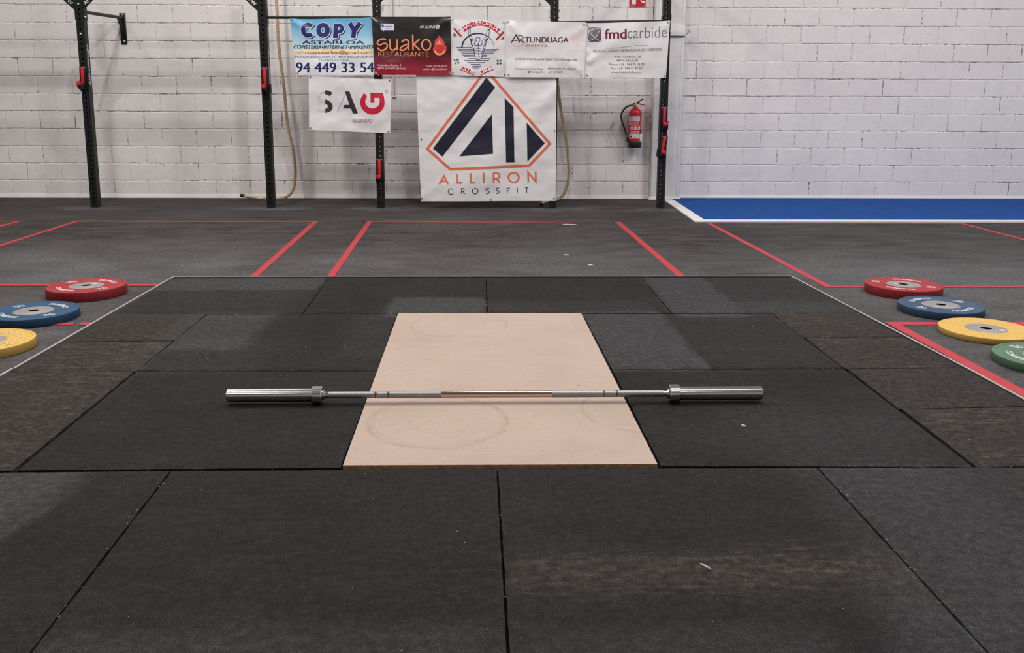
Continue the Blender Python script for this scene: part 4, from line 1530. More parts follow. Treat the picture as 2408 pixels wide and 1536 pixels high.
# ---------------------------------------------------------------- banner 7: tall logo banner
X8 = lambda x: 960 + x / 4.5175
Y8 = lambda y: 160 + y / 4.5175
iw = lambda pts: [(X8(x), Y8(y)) for x, y in pts]
b = Banner('banner', 'large square white gym banner with a navy and orange angular logo, hanging to the floor', [(-0.698, 1.440), (0.776, 1.440), (0.783, 0.086), (-0.664, 0.080)],
           [(978, 169), (1308.5, 171), (1306.5, 473), (990, 473)], 1.004, 41.0, 0.008, VW, [(1.10, 0.02, 133, 0.020, 3.0), (-0.15, 1.02, -22, 0.012, 1.5)], res=(110, 100), pull=0.0)
NV = ink(35, 36, 52)
OR = ink(214, 108, 74)
b.put(poly(iw([(828, 100), (922, 203), (362, 933), (262, 845)])), NV, 1)
b.put(poly(iw([(887, 483), (900, 903), (543, 930)])), NV, 1)
b.put(poly(iw([(1022, 310), (1117, 410), (1127, 993), (1038, 995)])), NV, 1)
b.put(poly(iw([(1257, 573), (1450, 793), (1265, 987)])), NV, 1)
b.put(stroke(iw([(824, 15), (202, 850), (447, 1068), (1284, 1030), (1505, 797)]), 6.0, True), OR, 2)
LW = 4.2
def letters(items, wd, mat):
    for pts, cl in items:
        b.put(stroke(iw(pts), wd, cl), mat, 1)
letters([([(330, 1230), (380, 1140), (424, 1228)], False), ([(522, 1122), (522, 1214), (572, 1214)], False), ([(663, 1110), (663, 1213), (710, 1211)], False), ([(799, 1104), (802, 1217)], False),
         ([(907, 1215), (905, 1112)] + arc(938, 1139, 32, 30, -90, 90, 8) + [(908, 1170)], False), ([(935, 1168), (972, 1215)], False),
         (arc(1119, 1158, 55, 53, 0, 352, 26), True), ([(1275, 1211), (1272, 1103), (1355, 1203), (1352, 1094)], False)], LW, OR)
letters([([(380, 1190), (330, 1230)][:0] or [(352, 1198), (404, 1196)], False)], 4.0, OR)
T = 1.9
D2 = ink(60, 58, 64)
letters([(arc(456, 1308, 31, 30, -45, -315, 16), False), ([(567, 1334), (566, 1276)] + arc(580, 1291, 15, 15, -90, 90, 8) + [(567, 1307)], False), ([(582, 1307), (602, 1333)], False),
         (arc(711, 1304, 30, 29, 0, 352, 22), True),
         (arc(843, 1288, 17, 14, -20, -230, 8) + arc(840, 1317, 20, 15, -75, 140, 9), False), (arc(949, 1287, 16, 14, -20, -230, 8) + arc(946, 1316, 19, 15, -75, 140, 9), False),
         ([(1050, 1331), (1050, 1274), (1080, 1274)], False), ([(1050, 1301), (1076, 1301)], False), ([(1158, 1270), (1158, 1328)], False), ([(1257, 1268), (1257, 1328)], False), ([(1240, 1270), (1275, 1268)], False)], T, D2)
b.build([(992, 466), (1154, 470), (1302.5, 467), (991, 326), (1304, 306)])

# zip ties between neighbouring banners
for s0, z0, s1, z1, off, tl in ((-1.148, 1.995, -1.085, 1.945, 1.035, 'white cable tie at the top left corner of the dark banner'), (-0.352, 1.978, -0.300, 1.972, 1.040, 'white cable tie joining dark banner and club banner at the top'),
                                (-0.352, 1.432, -0.300, 1.432, 1.040, 'white cable tie joining dark banner and club banner at the bottom'), (0.205, 1.950, 0.275, 1.955, 1.044, 'white cable tie at the top right corner of the club banner'),
                                (-1.118, 1.432, -1.098, 1.415, 1.038, 'white cable tie at the bottom left corner of the dark banner')):
    pts = []
    for k in range(17):
        a = 2 * PI * k / 16
        t = 0.5 + 0.5 * math.cos(a)
        pts.append(((s0 - s1) * (t - 0.5), -0.004 * math.sin(a) - 0.002, (z0 - z1) * (t - 0.5) + 0.007 * math.sin(a)))
    o = MB().tube(pts, 0.0022, 6).build('zip_tie', M['plastic_white'])
    wplace(o, (s0 + s1) / 2, off, (z0 + z1) / 2)
    tag(o, tl, 'cable tie', 'cable ties between banners')

# ------------------------------------------------------------------ rig
rig = wthing('pull_up_rig', 'black perforated steel pull-up rig of five uprights in front of the wall', 'rig', 0, 0.96, 0)
# local rig coords: x = s, y = -(off - 0.96), z
HP = 0.04


def upright(s, holes_top=2.95):
    mb = MB()
    z_top = 2.75
    H = HP
    # side walls
    mb.add([(s - H, -H, 0), (s - H, H, 0), (s - H, H, z_top), (s - H, -H, z_top)], [(0, 1, 2, 3)])
    mb.add([(s + H, -H, 0), (s + H, H, 0), (s + H, H, z_top), (s + H, -H, z_top)], [(0, 1, 2, 3)])
    n = int((z_top - 0.035) / 0.05)
    for y, di in ((-H, 1), (H, -1)):
        mb.add([(s - H, y, 0), (s + H, y, 0), (s + H, y, 0.035), (s - H, y, 0.035)], [(0, 1, 2, 3)])
        zt = 0.035 + n * 0.05
        mb.add([(s - H, y, zt), (s + H, y, zt), (s + H, y, z_top), (s - H, y, z_top)], [(0, 1, 2, 3)])
        for k in range(n):
            zc = 0.06 + 0.05 * k
            out = [(s + H, zc), (s + H, zc + .025), (s, zc + .025), (s - H, zc + .025), (s - H, zc), (s - H, zc - .025), (s, zc - .025), (s + H, zc - .025)]
            hol = [(s + 0.0108 * math.cos(PI / 4 * i), zc + 0.0108 * math.sin(PI / 4 * i)) for i in range(8)]
            V = [(a, y, c) for a, c in out] + [(a, y, c) for a, c in hol] + [(a, y + di * 0.004, c) for a, c in hol]
            F = [(i, (i + 1) % 8, 8 + (i + 1) % 8, 8 + i) for i in range(8)] + [(8 + i, 8 + (i + 1) % 8, 16 + (i + 1) % 8, 16 + i) for i in range(8)]
            mb.add(V, F)
    mb.add([(s - H, -H, z_top), (s + H, -H, z_top), (s + H, H, z_top), (s - H, H, z_top)], [(0, 1, 2, 3)])
    me = bpy.data.meshes.new('upright')
    me.from_pydata(mb.v, [], mb.f)
    me.materials.append(M['steel_black'])
    me.update()
    o = bpy.data.objects.new('upright', me)
    COL.objects.link(o)
    o.parent = rig
    MB().box(s - 0.052, s + 0.052, -0.046, 0.05, 0.0006, 0.004, 0, 0.001).build('foot_plate', M['foot'], o)
    return o


POST = [-4.155, -2.277, -1.098, 0.750, 1.921]
ups = [upright(s) for s in POST]


def bolts(up, pts):
    for (x, y, z, d) in pts:
        MB().bolt((x, y, z), d, 0.0125, 0.012).build('bolt', M['zinc'], up, smooth=60)


F_, Rt, Lf = (0, -1, 0), (1, 0, 0), (-1, 0, 0)
bolts(ups[0], [(-4.155, -0.04, 2.11, F_), (-4.155, -0.04, 1.81, F_), (-4.113, -0.012, 1.982, Rt), (-4.197, -0.012, 1.975, Lf)])
bolts(ups[1], [(-2.236, -0.012, 1.918, Rt), (-2.318, -0.012, 1.918, Lf)])
bolts(ups[2], [(-1.056, -0.012, 2.16, Rt), (-1.140, -0.012, 2.16, Lf), (-1.056, -0.012, 2.11, Rt), (-1.140, -0.012, 2.11, Lf)])
bolts(ups[3], [(0.708, -0.012, 2.08, Lf), (0.792, -0.012, 2.075, Rt), (0.708, -0.012, 2.012, Lf), (0.792, -0.012, 2.01, Rt)])
bolts(ups[4], [(1.879, -0.012, 2.03, Lf), (1.963, -0.012, 2.015, Rt), (1.963, -0.012, 1.86, Rt)])

# clamp collars just above the bars
for u_, s, z0, z1 in ((ups[0], POST[0], 1.955, 2.075), (ups[1], POST[1], 1.905, 2.075), (ups[4], POST[4], 1.975, 2.045)):
    for sx in (-1, 1):
        x = s + sx * 0.040
        MB().box(min(x, x + sx * 0.006), max(x, x + sx * 0.006), -0.043, 0.043, z0, z1, 0, 0.002).build('clamp_plate', M['steel_black'], u_)


def gusset(s, side, zt=2.045):
    """triangular plate from the upright out to the beam above, with white initials along its sloping edge"""
    mb = MB()
    x0 = s + side * 0.040
    pl = [(x0, zt), (x0 + side * (2.24 - zt) * 1.048, 2.24), (x0, 2.24)]
    mb.prism(pl, -0.042, -0.036)
    mb.prism([(x0, zt - 0.095), (x0 + side * 0.004, zt - 0.095), (x0 + side * 0.004, 2.24), (x0, 2.24)], -0.042, 0.042)
    o = mb.build('gusset_plate', M['steel_black'], rig, smooth=0)
    V, F = text_tris('AFW', 0.02)
    bb = bbox(V)
    L, hgt = 0.125, 0.034
    ang = math.atan2(0.315, 0.33)
    out = []
    for x, y in V:
        a = (x - bb[0]) / (bb[1] - bb[0]) * L
        h = (y - bb[2]) / (bb[3] - bb[2]) * hgt
        if side > 0:
            bx, bz = x0 + 0.032, zt + 0.055
            px, pz = bx + math.cos(ang) * a - math.sin(ang) * h, bz + math.sin(ang) * a + math.cos(ang) * h
        else:
            bx, bz = x0 - 0.032, zt + 0.055
            a = L - a
            px, pz = bx - math.cos(ang) * a + math.sin(ang) * h, bz + math.sin(ang) * a + math.cos(ang) * h
        out.append((px, -0.0428, pz))
    MB().add(out, F).build('lettering', M['white_print'], o, smooth=0)
    return o


gusset(POST[0], -1)
gusset(POST[0], 1)
gusset(POST[1], -1)
gusset(POST[2], 1, 2.135)
gusset(POST[3], -1, 2.115)

# white lettering running up the side of the first two uprights
for u_, s in ((ups[0], POST[0]), (ups[1], POST[1])):
    V, F = text_tris('AllFreeWeight', 0.02)
    bb = bbox(V)
    out = []
    for x, y in V:
        a = (x - bb[0]) / (bb[1] - bb[0]) * 0.42
        h = (y - bb[2]) / (bb[3] - bb[2]) * 0.048
        out.append((s + 0.0406, 0.024 - h, 1.29 + a))
    MB().add(out, F).build('lettering', M['white_print'], u_, smooth=0)

# beams above, pull-up bars, wall struts
mb = MB()
mb.box(-6.3, 2.0, -0.04, 0.04, 2.24, 2.32, 0, 0.004)
mb.build('crossmember', M['steel_black'], rig)
for s in POST[4:]:
    MB().box(s - 0.03, s + 0.03, 0.04, 0.955, 2.66, 2.72, 0, 0.004).build('crossmember', M['steel_black'], rig)


def bar(p, q, r=0.016, name='pull_up_bar'):
    MB().tube([p, q], r, 16).build(name, M['steel_black'], rig)


bar((-2.236, -0.008, 1.992), (-1.138, -0.008, 1.992))
bar((0.79, -0.008, 1.952), (1.881, -0.008, 1.970))
bar((-4.122, -0.02, 2.035), (-4.118, 0.955, 2.058), 0.018, 'wall_strut')
mb = MB()
mb.box(-4.153, -4.085, 0.948, 0.958, 1.765, 2.110, 0, 0.003)
mb.prism([(0.949, 2.052), (0.80, 2.052), (0.87, 1.96), (0.949, 1.80)], -4.124, -4.114, plane='YZ')
wb = mb.build('wall_bracket', M['steel_black'], rig)
for z in (2.092, 1.795):
    MB().bolt((-4.112, 0.948, z), F_, 0.0135, 0.010).build('bolt', M['zinc'], wb, smooth=60)

# ------------------------------------------------------------------ J-hooks


def jhook(s, ztop, length, label, tilt=0.0, side=1):
    """root at the pin; local y negative = into the room"""
    t = wthing('j_hook', label, 'rack hook', s, 1.0, ztop, 'red faced rack hooks on the uprights')
    t.rotation_euler = (0, tilt, WA)
    L = length
    mb = MB()
    mb.box(-0.034, 0.034, -0.007, -0.001, -L - 0.07, 0.012, 0, 0.0015)
    for sx in (-1, 1):
        a = sx * 0.041
        mb.box(min(a, a + sx * 0.005), max(a, a + sx * 0.005), -0.007, 0.060, -L - 0.055, -L + 0.035, 0, 0.001)
    # arm: a wedge reaching out with an upturned lip
    mb.prism([(-0.007, -L - 0.062), (-0.007, -L + 0.0), (-0.092, -L + 0.0), (-0.092, -L + 0.022), (-0.110, -L + 0.022), (-0.110, -L - 0.022), (-0.060, -L - 0.055)], -0.020, 0.020, plane='YZ')
    mb.build('hook_body', M['steel_black'], t)
    mb = MB()
    mb.box(-0.0135, 0.0135, -0.020, -0.0072, -L + 0.002, 0.006, 0, 0.002)
    mb.build('liner_strip', M['red_pad'], t)
    mb = MB()
    mb.box(-0.021, 0.021, -0.116, -0.1102, -L - 0.010, -L + 0.026, 0, 0.002)
    mb.box(-0.021, 0.021, -0.116, -0.089, -L + 0.0222, -L + 0.028, 0, 0.002)
    mb.build('liner_tip', M['red_pad'], t)
    for sx in (-1, 1):
        MB().bolt((sx * 0.023, -0.007, 0.0), F_, 0.006, 0.005).build('pin', M['zinc'], t, smooth=60)
    return t


jhook(-4.163, 1.472, 0.172, 'red faced hook on the leftmost upright, the one beside the wall bracket', 0.025)
jhook(-2.276, 1.470, 0.195, 'red faced hook on the second upright, beside the hanging rope', -0.02)
jhook(-1.100, 0.522, 0.180, 'red faced hook set low on the upright below the small rumpled banner')
jhook(1.925, 1.080, 0.175, 'red faced hook on the right upright, upper of its pair, hanging straight')
jhook(1.938, 0.774, 0.165, 'red faced hook on the right upright, lower of its pair, hanging tilted', 0.15)

# ------------------------------------------------------------------ ropes


def catmull(P, n=24):
    P = [Vector(p) for p in P]
    Q = [P[0] * 2 - P[1]] + P + [P[-1] * 2 - P[-2]]
    out = []
    for i in range(1, len(Q) - 2):
        for k in range(n):
            t = k / n
            a, b_, c, d = Q[i - 1], Q[i], Q[i + 1], Q[i + 2]
            out.append(0.5 * ((2 * b_) + (-a + c) * t + (2 * a - 5 * b_ + 4 * c - d) * t * t + (-a + 3 * b_ - 3 * c + d) * t ** 3))
    out.append(P[-1])
    return out


def resample(P, step):
    d = [0]
    for a, b_ in zip(P[:-1], P[1:]):
        d.append(d[-1] + (b_ - a).length)
    n = int(d[-1] / step)
    out, j = [], 0
    for k in range(n + 1):
        x = d[-1] * k / n
        while j < len(d) - 2 and d[j + 1] < x:
            j += 1
        t = (x - d[j]) / max(1e-9, d[j + 1] - d[j])
        out.append(P[j].lerp(P[j + 1], t))
    return out


def rope(label, pts, whip, root):
    """three twisted strands along pts; the last `whip` metres are wrapped"""
    t = wthing('climbing_rope', label, 'rope', *root)
    r0 = Vector((root[0], -root[1], root[2]))
    P = [Vector((a, -b_, c)) - r0 for a, b_, c in pts]
    P = resample(catmull(P), 0.010)
    nw = int(whip / 0.010)
    body = P[:-nw] if nw else P
    nrm = Vector((0, -1, 0))
    frames = []
    for i, p in enumerate(body):
        tg = (body[min(i + 1, len(body) - 1)] - body[max(i - 1, 0)]).normalized()
        nrm = (nrm - tg * nrm.dot(tg)).normalized()
        frames.append((p, nrm.copy(), tg.cross(nrm)))
    mb = MB()
    for k in range(3):
        path = []
        for i, (p, a, b_) in enumerate(frames):
            th = -2 * PI * (i * 0.010 / 0.112) + k * 2 * PI / 3
            path.append(p + (a * math.cos(th) + b_ * math.sin(th)) * 0.0088)
        mb.tube(path, 0.0098, 7)
    mb.build('twisted_strands', M['rope'], t, smooth=80)
    if nw:
        tail = P[-nw - 2:]
        k = max(3, int(len(tail) * 0.84))
        MB().tube(tail[:k], 0.0185, 14).build('whipping', M['rope_pale'], t, smooth=60)
        MB().tube(tail[k - 1:], [0.0195] * (len(tail) - k + 1), 14).build('end_cap', M['rope_black'], t, smooth=60)
    return t


rope('thick tan rope hanging beside the second upright, its end curling left along the floor',
     [(-2.325, .25, 3.2), (-2.304, .25, 2.24), (-2.300, .25, 1.778), (-2.262, .25, 1.31), (-2.236, .25, .882), (-2.186, .25, .593), (-2.168, .25, .35), (-2.192, .25, .150), (-2.270, .25, .050),
      (-2.40, .25, .021), (-2.58, .235, .024), (-2.70, .215, .036), (-2.822, .20, .052)], 0.26, (-2.4, .25, 0))
rope('thick tan rope emerging from behind the tall logo banner',
     [(0.78, .25, 3.2), (0.81, .25, 1.8), (0.836, .25, 1.369), (0.879, .25, 1.036), (0.935, .25, .747), (0.975, .25, .456), (0.978, .25, .26), (0.930, .25, .092), (0.850, .28, .024), (0.74, .42, .021), (0.66, .62, .021), (0.640, .80, .022)], 0.16, (0.85, .25, 0))

# ------------------------------------------------------------------ fire extinguisher
ext = wthing('fire_extinguisher', 'red fire extinguisher with black hose hung on the white wall', 'fire extinguisher', 1.752, 0.105, 0.610)
R_ = 0.074
mb = MB()
mb.lathe([(0.0, 0.075), (R_, 0.075), (R_, 0.385), (R_ * 0.97, 0.405), (R_ * 0.82, 0.430), (R_ * 0.5, 0.452), (0.024, 0.462), (0.024, 0.470), (0.0, 0.470)], 40)
mb.build('cylinder', M['ext_red'], ext, 50)
mb = MB()
mb.lathe([(0.0, 0.0), (R_ * 0.96, 0.0), (R_ * 1.03, 0.006), (R_ * 1.04, 0.072), (R_, 0.078), (0.0, 0.078)], 40)
mb.build('base_skirt', M['black_plastic'], ext, 50)
mb = MB()
mb.lathe([(0.0, 0.468), (0.017, 0.468), (0.017, 0.505), (0.012, 0.512), (0.0, 0.512)], 20)
mb.box(-0.034, -0.008, -0.011, 0.011, 0.482, 0.500, 0, 0.003)
mb.build('valve', M['brass'], ext, 50)
mb = MB()
mb.tube([(-0.036, 0, 0.482), (-0.012, 0, 0.497), (0.03, 0, 0.524), (0.090, 0, 0.562)], [0.009, 0.010, 0.008, 0.006], 10)
mb.box(-0.030, 0.018, -0.011, 0.011, 0.490, 0.520, 0, 0.004)
mb.build('squeeze_lever', M['black_plastic'], ext)
MB().tube([(0.004, 0, 0.508), (0.04, 0, 0.506), (0.075, 0, 0.494), (0.112, 0, 0.490)], [0.009, 0.009, 0.007, 0.006], 10).build('carry_handle', M['ext_red'], ext)
MB().tube([(0.038 + 0.03 * math.cos(a), -0.002, 0.490 + 0.020 * math.sin(a)) for a in [PI + PI * k / 10 for k in range(11)]], 0.0012, 6).build('pin_ring', M['zinc'], ext)
hp = [(x - 560, 1370 - y) for x, y in ((480, 372), (400, 372), (300, 420), (220, 520), (185, 640), (205, 780), (260, 920), (310, 1040), (345, 1150))]
hz = [(a * 0.00044, -0.012 - 0.014 * math.sin(i / 8 * PI), b_ * 0.000437 + 0.046) for i, (a, b_) in enumerate(hp)]
P = catmull(hz, 8)
MB().tube(P, 0.0105, 12).build('hose', M['black_plastic'], ext, 60)
e0 = P[-1]
mb = MB()
mb.tube([e0, e0 + Vector((0.003, 0, -0.020))], 0.011, 12)
mb.build('hose_ferrule', M['brass'], ext)
mb = MB()
mb.tube([e0 + Vector((0.003, 0, -0.019)), e0 + Vector((0.010, 0, -0.045)), e0 + Vector((0.012, 0, -0.072))], [0.010, 0.014, 0.015], 12)
mb.box(e0.x + 0.008, -R_ * 0.9, -0.014, 0.014, e0.z - 0.068, e0.z - 0.048, 0, 0.003)
mb.build('nozzle', M['black_plastic'], ext)


def patch(a0, a1, z0, z1, mat, name='label', r=R_ + 0.0008, parent=ext, n=10):
    """curved label; angles in degrees from straight ahead, positive to the right"""
    V, F = [], []
    for i in range(n + 1):
        a = math.radians(a0 + (a1 - a0) * i / n)
        V += [(r * math.sin(a), -r * math.cos(a), z0), (r * math.sin(a), -r * math.cos(a), z1)]
    for i in range(n):
        F.append((2 * i, 2 * i + 2, 2 * i + 3, 2 * i + 1))
    return MB().add(V, F).build(name, mat, parent)


zz = lambda y: (1370 - y) * 0.000437 - 0.0
l1 = patch(-78, 38, zz(660), zz(545), M['label_white'])
l1['label'] = 'white paper label'
for a0, a1, y0, y1 in ((-66, 30, 566, 590), (-60, 28, 612, 628)):
    for k in range(7):
        w_ = (a1 - a0) / 7
        if k % 4 != 3:
            patch(a0 + k * w_, a0 + k * w_ + w_ * 0.7, zz(y1), zz(y0), M['label_dark'], 'print', R_ + 0.0016, l1, 2)
for y0, y1, a0, a1 in ((685, 705, -38, 34), (735, 752, -42, 32), (765, 785, -40, 20), (930, 952, -50, 36), (958, 972, -42, 34)):
    patch(a0, a1, zz(y1), zz(y0), M['label_pink'], 'label_line')
patch(-70, -46, zz(780), zz(680), M['label_white'], 'label')
for a0 in (-48, -14, 22):
    patch(a0, a0 + 20, zz(862), zz(800), M['label_white'], 'pictogram')
patch(-62, 44, zz(890), zz(868), M['label_white'], 'label')
l2 = patch(-62, 40, zz(1125), zz(992), M['label_white'])
l2['label'] = 'white paper label'
for k in range(8):
    if k != 3:
        patch(-56 + k * 11.5, -56 + k * 11.5 + 8, zz(1032), zz(1012), M['label_dark'], 'print', R_ + 0.0016, l2, 2)
patch(-52, -34, zz(1092), zz(1052), M['black_plastic'], 'print', R_ + 0.0016, l2, 3)
for k in range(4):
    patch(-22, 20, zz(1066 + k * 14), zz(1060 + k * 14), M['label_pink'], 'print', R_ + 0.0016, l2, 4)
patch(50, 84, zz(880), zz(560), M['label_pink'], 'side_label')
tg = MB().box(0.052, 0.080, -0.052, -0.049, zz(1200), zz(1000), 0, 0.0008).build('service_tag', M['label_white'], ext)
MB().tube([(0.063, -0.05, zz(1000)), (0.063, -0.052, zz(930)), (0.058, -0.045, zz(905))], 0.004, 8).build('tag_strap', M['black_plastic'], ext)
MB().box(-0.03, 0.03, 0.070, 0.1045, 0.30, 0.42, 0, 0.002).build('wall_hook', M['zinc'], ext)

# sign above it
sg = wthing('extinguisher_sign', 'red extinguisher sign with white pictograms high on the wall', 'sign', 1.757, 0.0045, 2.204)
MB().box(-0.101, 0.101, -0.003, 0.0, 0.0, 0.202, 0, 0.001).build('panel', M['label_white'], sg)
MB().box(-0.094, 0.094, -0.0042, -0.0029, 0.007, 0.195).build('red_field', M['sign_red'], sg, smooth=0)
mb = MB()
mb.box(-0.069, -0.018, -0.0052, -0.0041, 0.034, 0.120)
mb.prism([(-0.069, 0.120), (-0.018, 0.120), (-0.032, 0.146), (-0.055, 0.146)], -0.0052, -0.0041)
mb.box(-0.05, -0.037, -0.0052, -0.0041, 0.146, 0.168)
mb.box(-0.05, -0.012, -0.0052, -0.0041, 0.162, 0.172)
mb.build('pictogram', M['label_white'], sg, smooth=0)
mb = MB()
for q in (0, 1):
    zo = 0.050 * q
    V = [(0.085, 0.048 + zo), (0.060, 0.048 + zo), (0.042, 0.060 + zo), (0.030, 0.082 + zo), (0.032, 0.086 + zo), (0.048, 0.074 + zo), (0.062, 0.070 + zo), (0.085, 0.066 + zo)]
    mb.prism(V, -0.0052, -0.0041)
mb.prism([(0.03, 0.182), (0.02, 0.15), (0.045, 0.128), (0.08, 0.13), (0.07, 0.16), (0.055, 0.15)], -0.0052, -0.0041)
mb.build('pictogram', M['label_white'], sg, smooth=0)
mb = MB()
for x0, x1 in ((-0.088, -0.03), (0.062, 0.086)):
    V, F = fit_text('EXTINTOR' if x0 < 0 else 'UNE', x0, -0.021, x1, -0.013)
    mb.add([(x, -0.0046, -y) for x, y in V], F)
mb.build('lettering', M['label_pink'], sg, smooth=0)

# strapping round the pillar
st = wthing('pillar_wrap', 'white tape wrapped round the pillar with two loose ends sticking out', 'tape', 2.12, 0.125, 1.88)
MB().box(-0.160, 0.172, -0.012, 0.002, 0.0, 0.115, 0, 0.002).build('wrap', M['plaster'], st)
MB().box(-0.160, 0.185, -0.016, -0.010, -0.006, 0.001, 0, 0.001).build('wrap_shade', M['black_plastic'], st)  # black strip painted in as the shadow under the wrap's lower edge
mb = MB()
mb.prism([(0.160, -0.004), (0.278, -0.013), (0.278, -0.005), (0.172, 0.006)], -0.018, -0.012)
mb.build('loose_end', M['plaster'], st, smooth=0)
mb = MB()
mb.prism([(0.168, 0.004), (0.178, 0.000), (0.236, 0.056), (0.226, 0.052), (0.222, 0.072), (0.208, 0.064)], -0.020, -0.014)
mb.build('loose_end', M['alu'], st, smooth=0)

# white cable trunking behind the third upright
tr = wthing('cable_trunking', 'slim white cable trunking running up the wall behind the third upright', 'cable duct', -1.045, 0.0, 1.19)
mb = MB()
mb.box(-0.024, 0.000, -0.022, -0.001, 0, 3.0, 0, 0.002)
mb.box(0.010, 0.020, -0.014, -0.001, 0, 3.0, 0, 0.002)
mb.build('duct', M['block'], tr)
MB().box(-0.026, 0.022, -0.024, -0.001, -0.012, 0.001, 0, 0.002).build('end_piece', M['plaster'], tr)

# ------------------------------------------------------------------ barbell
bb_root = thing('barbell', 'chrome weightlifting barbell without plates lying across the platform', 'barbell', (0.0, 0.588, 0.0500 + 0.0352), -0.0115)


def cyl_x(name, x0, x1, r, mat, parent=None, bev=0.001, seg=40, prof=None):
    mb = MB()
    s = 1 if x1 > x0 else -1
    p = prof or [(0.0, x0), (r - bev, x0), (r, x0 + s * bev), (r, x1 - s * bev), (r - bev, x1), (0.0, x1)]
    mb.lathe(p, seg, axis='X')
    return mb.build(name, mat, parent if parent is not None else bb_root, 35)


cyl_x('shaft', -0.66, 0.66, 0.0125, M['bronze'])
for sg_ in (-1, 1):
    for a, c in ((0.208, 0.4015), (0.4085, 0.4495), (0.4565, 0.628)):
        k = cyl_x('knurled_grip', sg_ * a, sg_ * c, 0.0129, M['knurl'])
        k['label'] = 'matt knurled section'
    for a in (0.4015, 0.4495):
        k = cyl_x('grip_ring', sg_ * a, sg_ * (a + 0.007), 0.01265, M['label_dark'])
        k['label'] = 'dark marker ring'
    cyl_x('bushing', sg_ * 0.642, sg_ * 0.653, 0.019, M['chrome'])
    cyl_x('collar', sg_ * 0.651, sg_ * 0.690, 0.0335, M['chrome'], bev=0.003)
    slv = cyl_x('sleeve', sg_ * 0.688, sg_ * 1.005, 0.025, M['chrome_worn'], bev=0.003)
    cyl_x('end_cap', sg_ * 1.0045, sg_ * 1.0065, 0.019, M['chrome'], slv, bev=0.0006)

# ------------------------------------------------------------------ plates


def plate(label, x, y, t, mat, word_ang, num, num_ang, letters_mat, sticker=None, words=True, rim=True, cast=None):
    p = thing('bumper_plate', label, 'weight plate', (x, y, 0.0002), 0, 'bumper plates lying beside the platform')
    mb = MB()
    R = 0.225
    prof = [(0.100, 0.002), (0.205, 0.002), (0.219, 0.0), (0.2236, 0.0018), (R, 0.005), (R, t - 0.0048), (0.2236, t - 0.0014), (0.2205, t), (0.209, t), (0.206, t - 0.0022),
            (0.122, t - 0.0025), (0.116, t - 0.0005), (0.106, t - 0.0005), (0.100, t - 0.003)]
    mb.lathe(prof, 96, closed=True)
    mb.build('rubber_body', mat, p, 28)
    mb = MB()
    mb.lathe([(0.0270, 0.003), (0.0998, 0.003), (0.0998, t - 0.003), (0.097, t - 0.0018), (0.034, t - 0.0018), (0.031, t - 0.0005), (0.0280, t - 0.0005), (0.0270, t - 0.002)], 64, closed=True)
    mb.lathe([(0.0264, 0.001), (0.0269, 0.001), (0.0269, t - 0.002), (0.0264, t - 0.002)], 48, 1, closed=True)  # bore wall and hole bottom coloured dark: oily steel with its shade painted in
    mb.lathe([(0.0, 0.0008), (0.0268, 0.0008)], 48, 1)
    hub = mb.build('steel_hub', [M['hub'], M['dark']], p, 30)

    def bent(txt, ang, hgt, wid, rad, off=0.02, shear=0.0):
        V, F = text_tris(txt, off, shear)
        b_ = bbox(V)
        vv = []
        for a, c in V:
            u = ((a - b_[0]) / (b_[1] - b_[0]) - 0.5) * wid
            h = ((c - b_[2]) / (b_[3] - b_[2]) - 0.5) * hgt
            th = math.radians(ang) - u / rad
            vv.append(((rad + h) * math.cos(th), (rad + h) * math.sin(th)))
        top = t - 0.0008
        n = len(vv)
        V3 = [(a, c, top) for a, c in vv] + [(a, c, t - 0.003) for a, c in vv]
        F3 = list(F)
        cnt = {}
        for f in F:
            for i in range(len(f)):
                e = (f[i], f[(i + 1) % len(f)])
                cnt[e] = 1
        for (i, j) in cnt:
            if (j, i) not in cnt:
                F3.append((i, j, n + j, n + i))
        return V3, F3
    def letters_out(mb):
        o = mb.build('lettering', letters_mat, p, smooth=0)
        o['label'] = 'raised white lettering' if letters_mat is M['white_print'] else 'worn pale lettering'
    if words:
        for a in word_ang:
            letters_out(MB().add(*bent('ELEIKO', a, 0.028, 0.172, 0.153, 0.012, 0.12)))
    for a in num_ang:
        mb = MB()
        # straight figures, read along the radius, with a thin rule below and above
        ca, sa = math.cos(math.radians(a)), math.sin(math.radians(a))
        V, F = text_tris(num, 0.014, 0.1)
        b_ = bbox(V)
        V3 = []
        for q, c in V:
            u = 0.158 + ((q - b_[0]) / (b_[1] - b_[0]) - 0.5) * 0.052
            h = ((c - b_[2]) / (b_[3] - b_[2]) - 0.5) * 0.034
            V3.append((u * ca - h * sa, u * sa + h * ca, t - 0.0009))
        mb.add(V3, F)
        for h in (-0.026, 0.024):
            V3 = [(u * ca - q * sa, u * sa + q * ca, t - 0.0011) for u, q in ((0.132, h - .0015), (0.184, h - .0015), (0.184, h + .0015), (0.132, h + .0015))]
            mb.add(V3, [(0, 1, 2, 3)])
        letters_out(mb)
    if sticker:
        a, rad = math.radians(sticker[0]), sticker[1]
        mb = MB()
        V = []
        for k in range(20):
            th = 2 * PI * k / 20
            V.append((rad * math.cos(a) + 0.017 * math.cos(th), rad * math.sin(a) + 0.012 * math.sin(th), t - 0.0012))
        mb.add(V, [tuple(range(20))])
        s_ = mb.build('sticker', M['label_white'], hub, smooth=0)
        s_['label'] = 'white oval sticker'
    return p


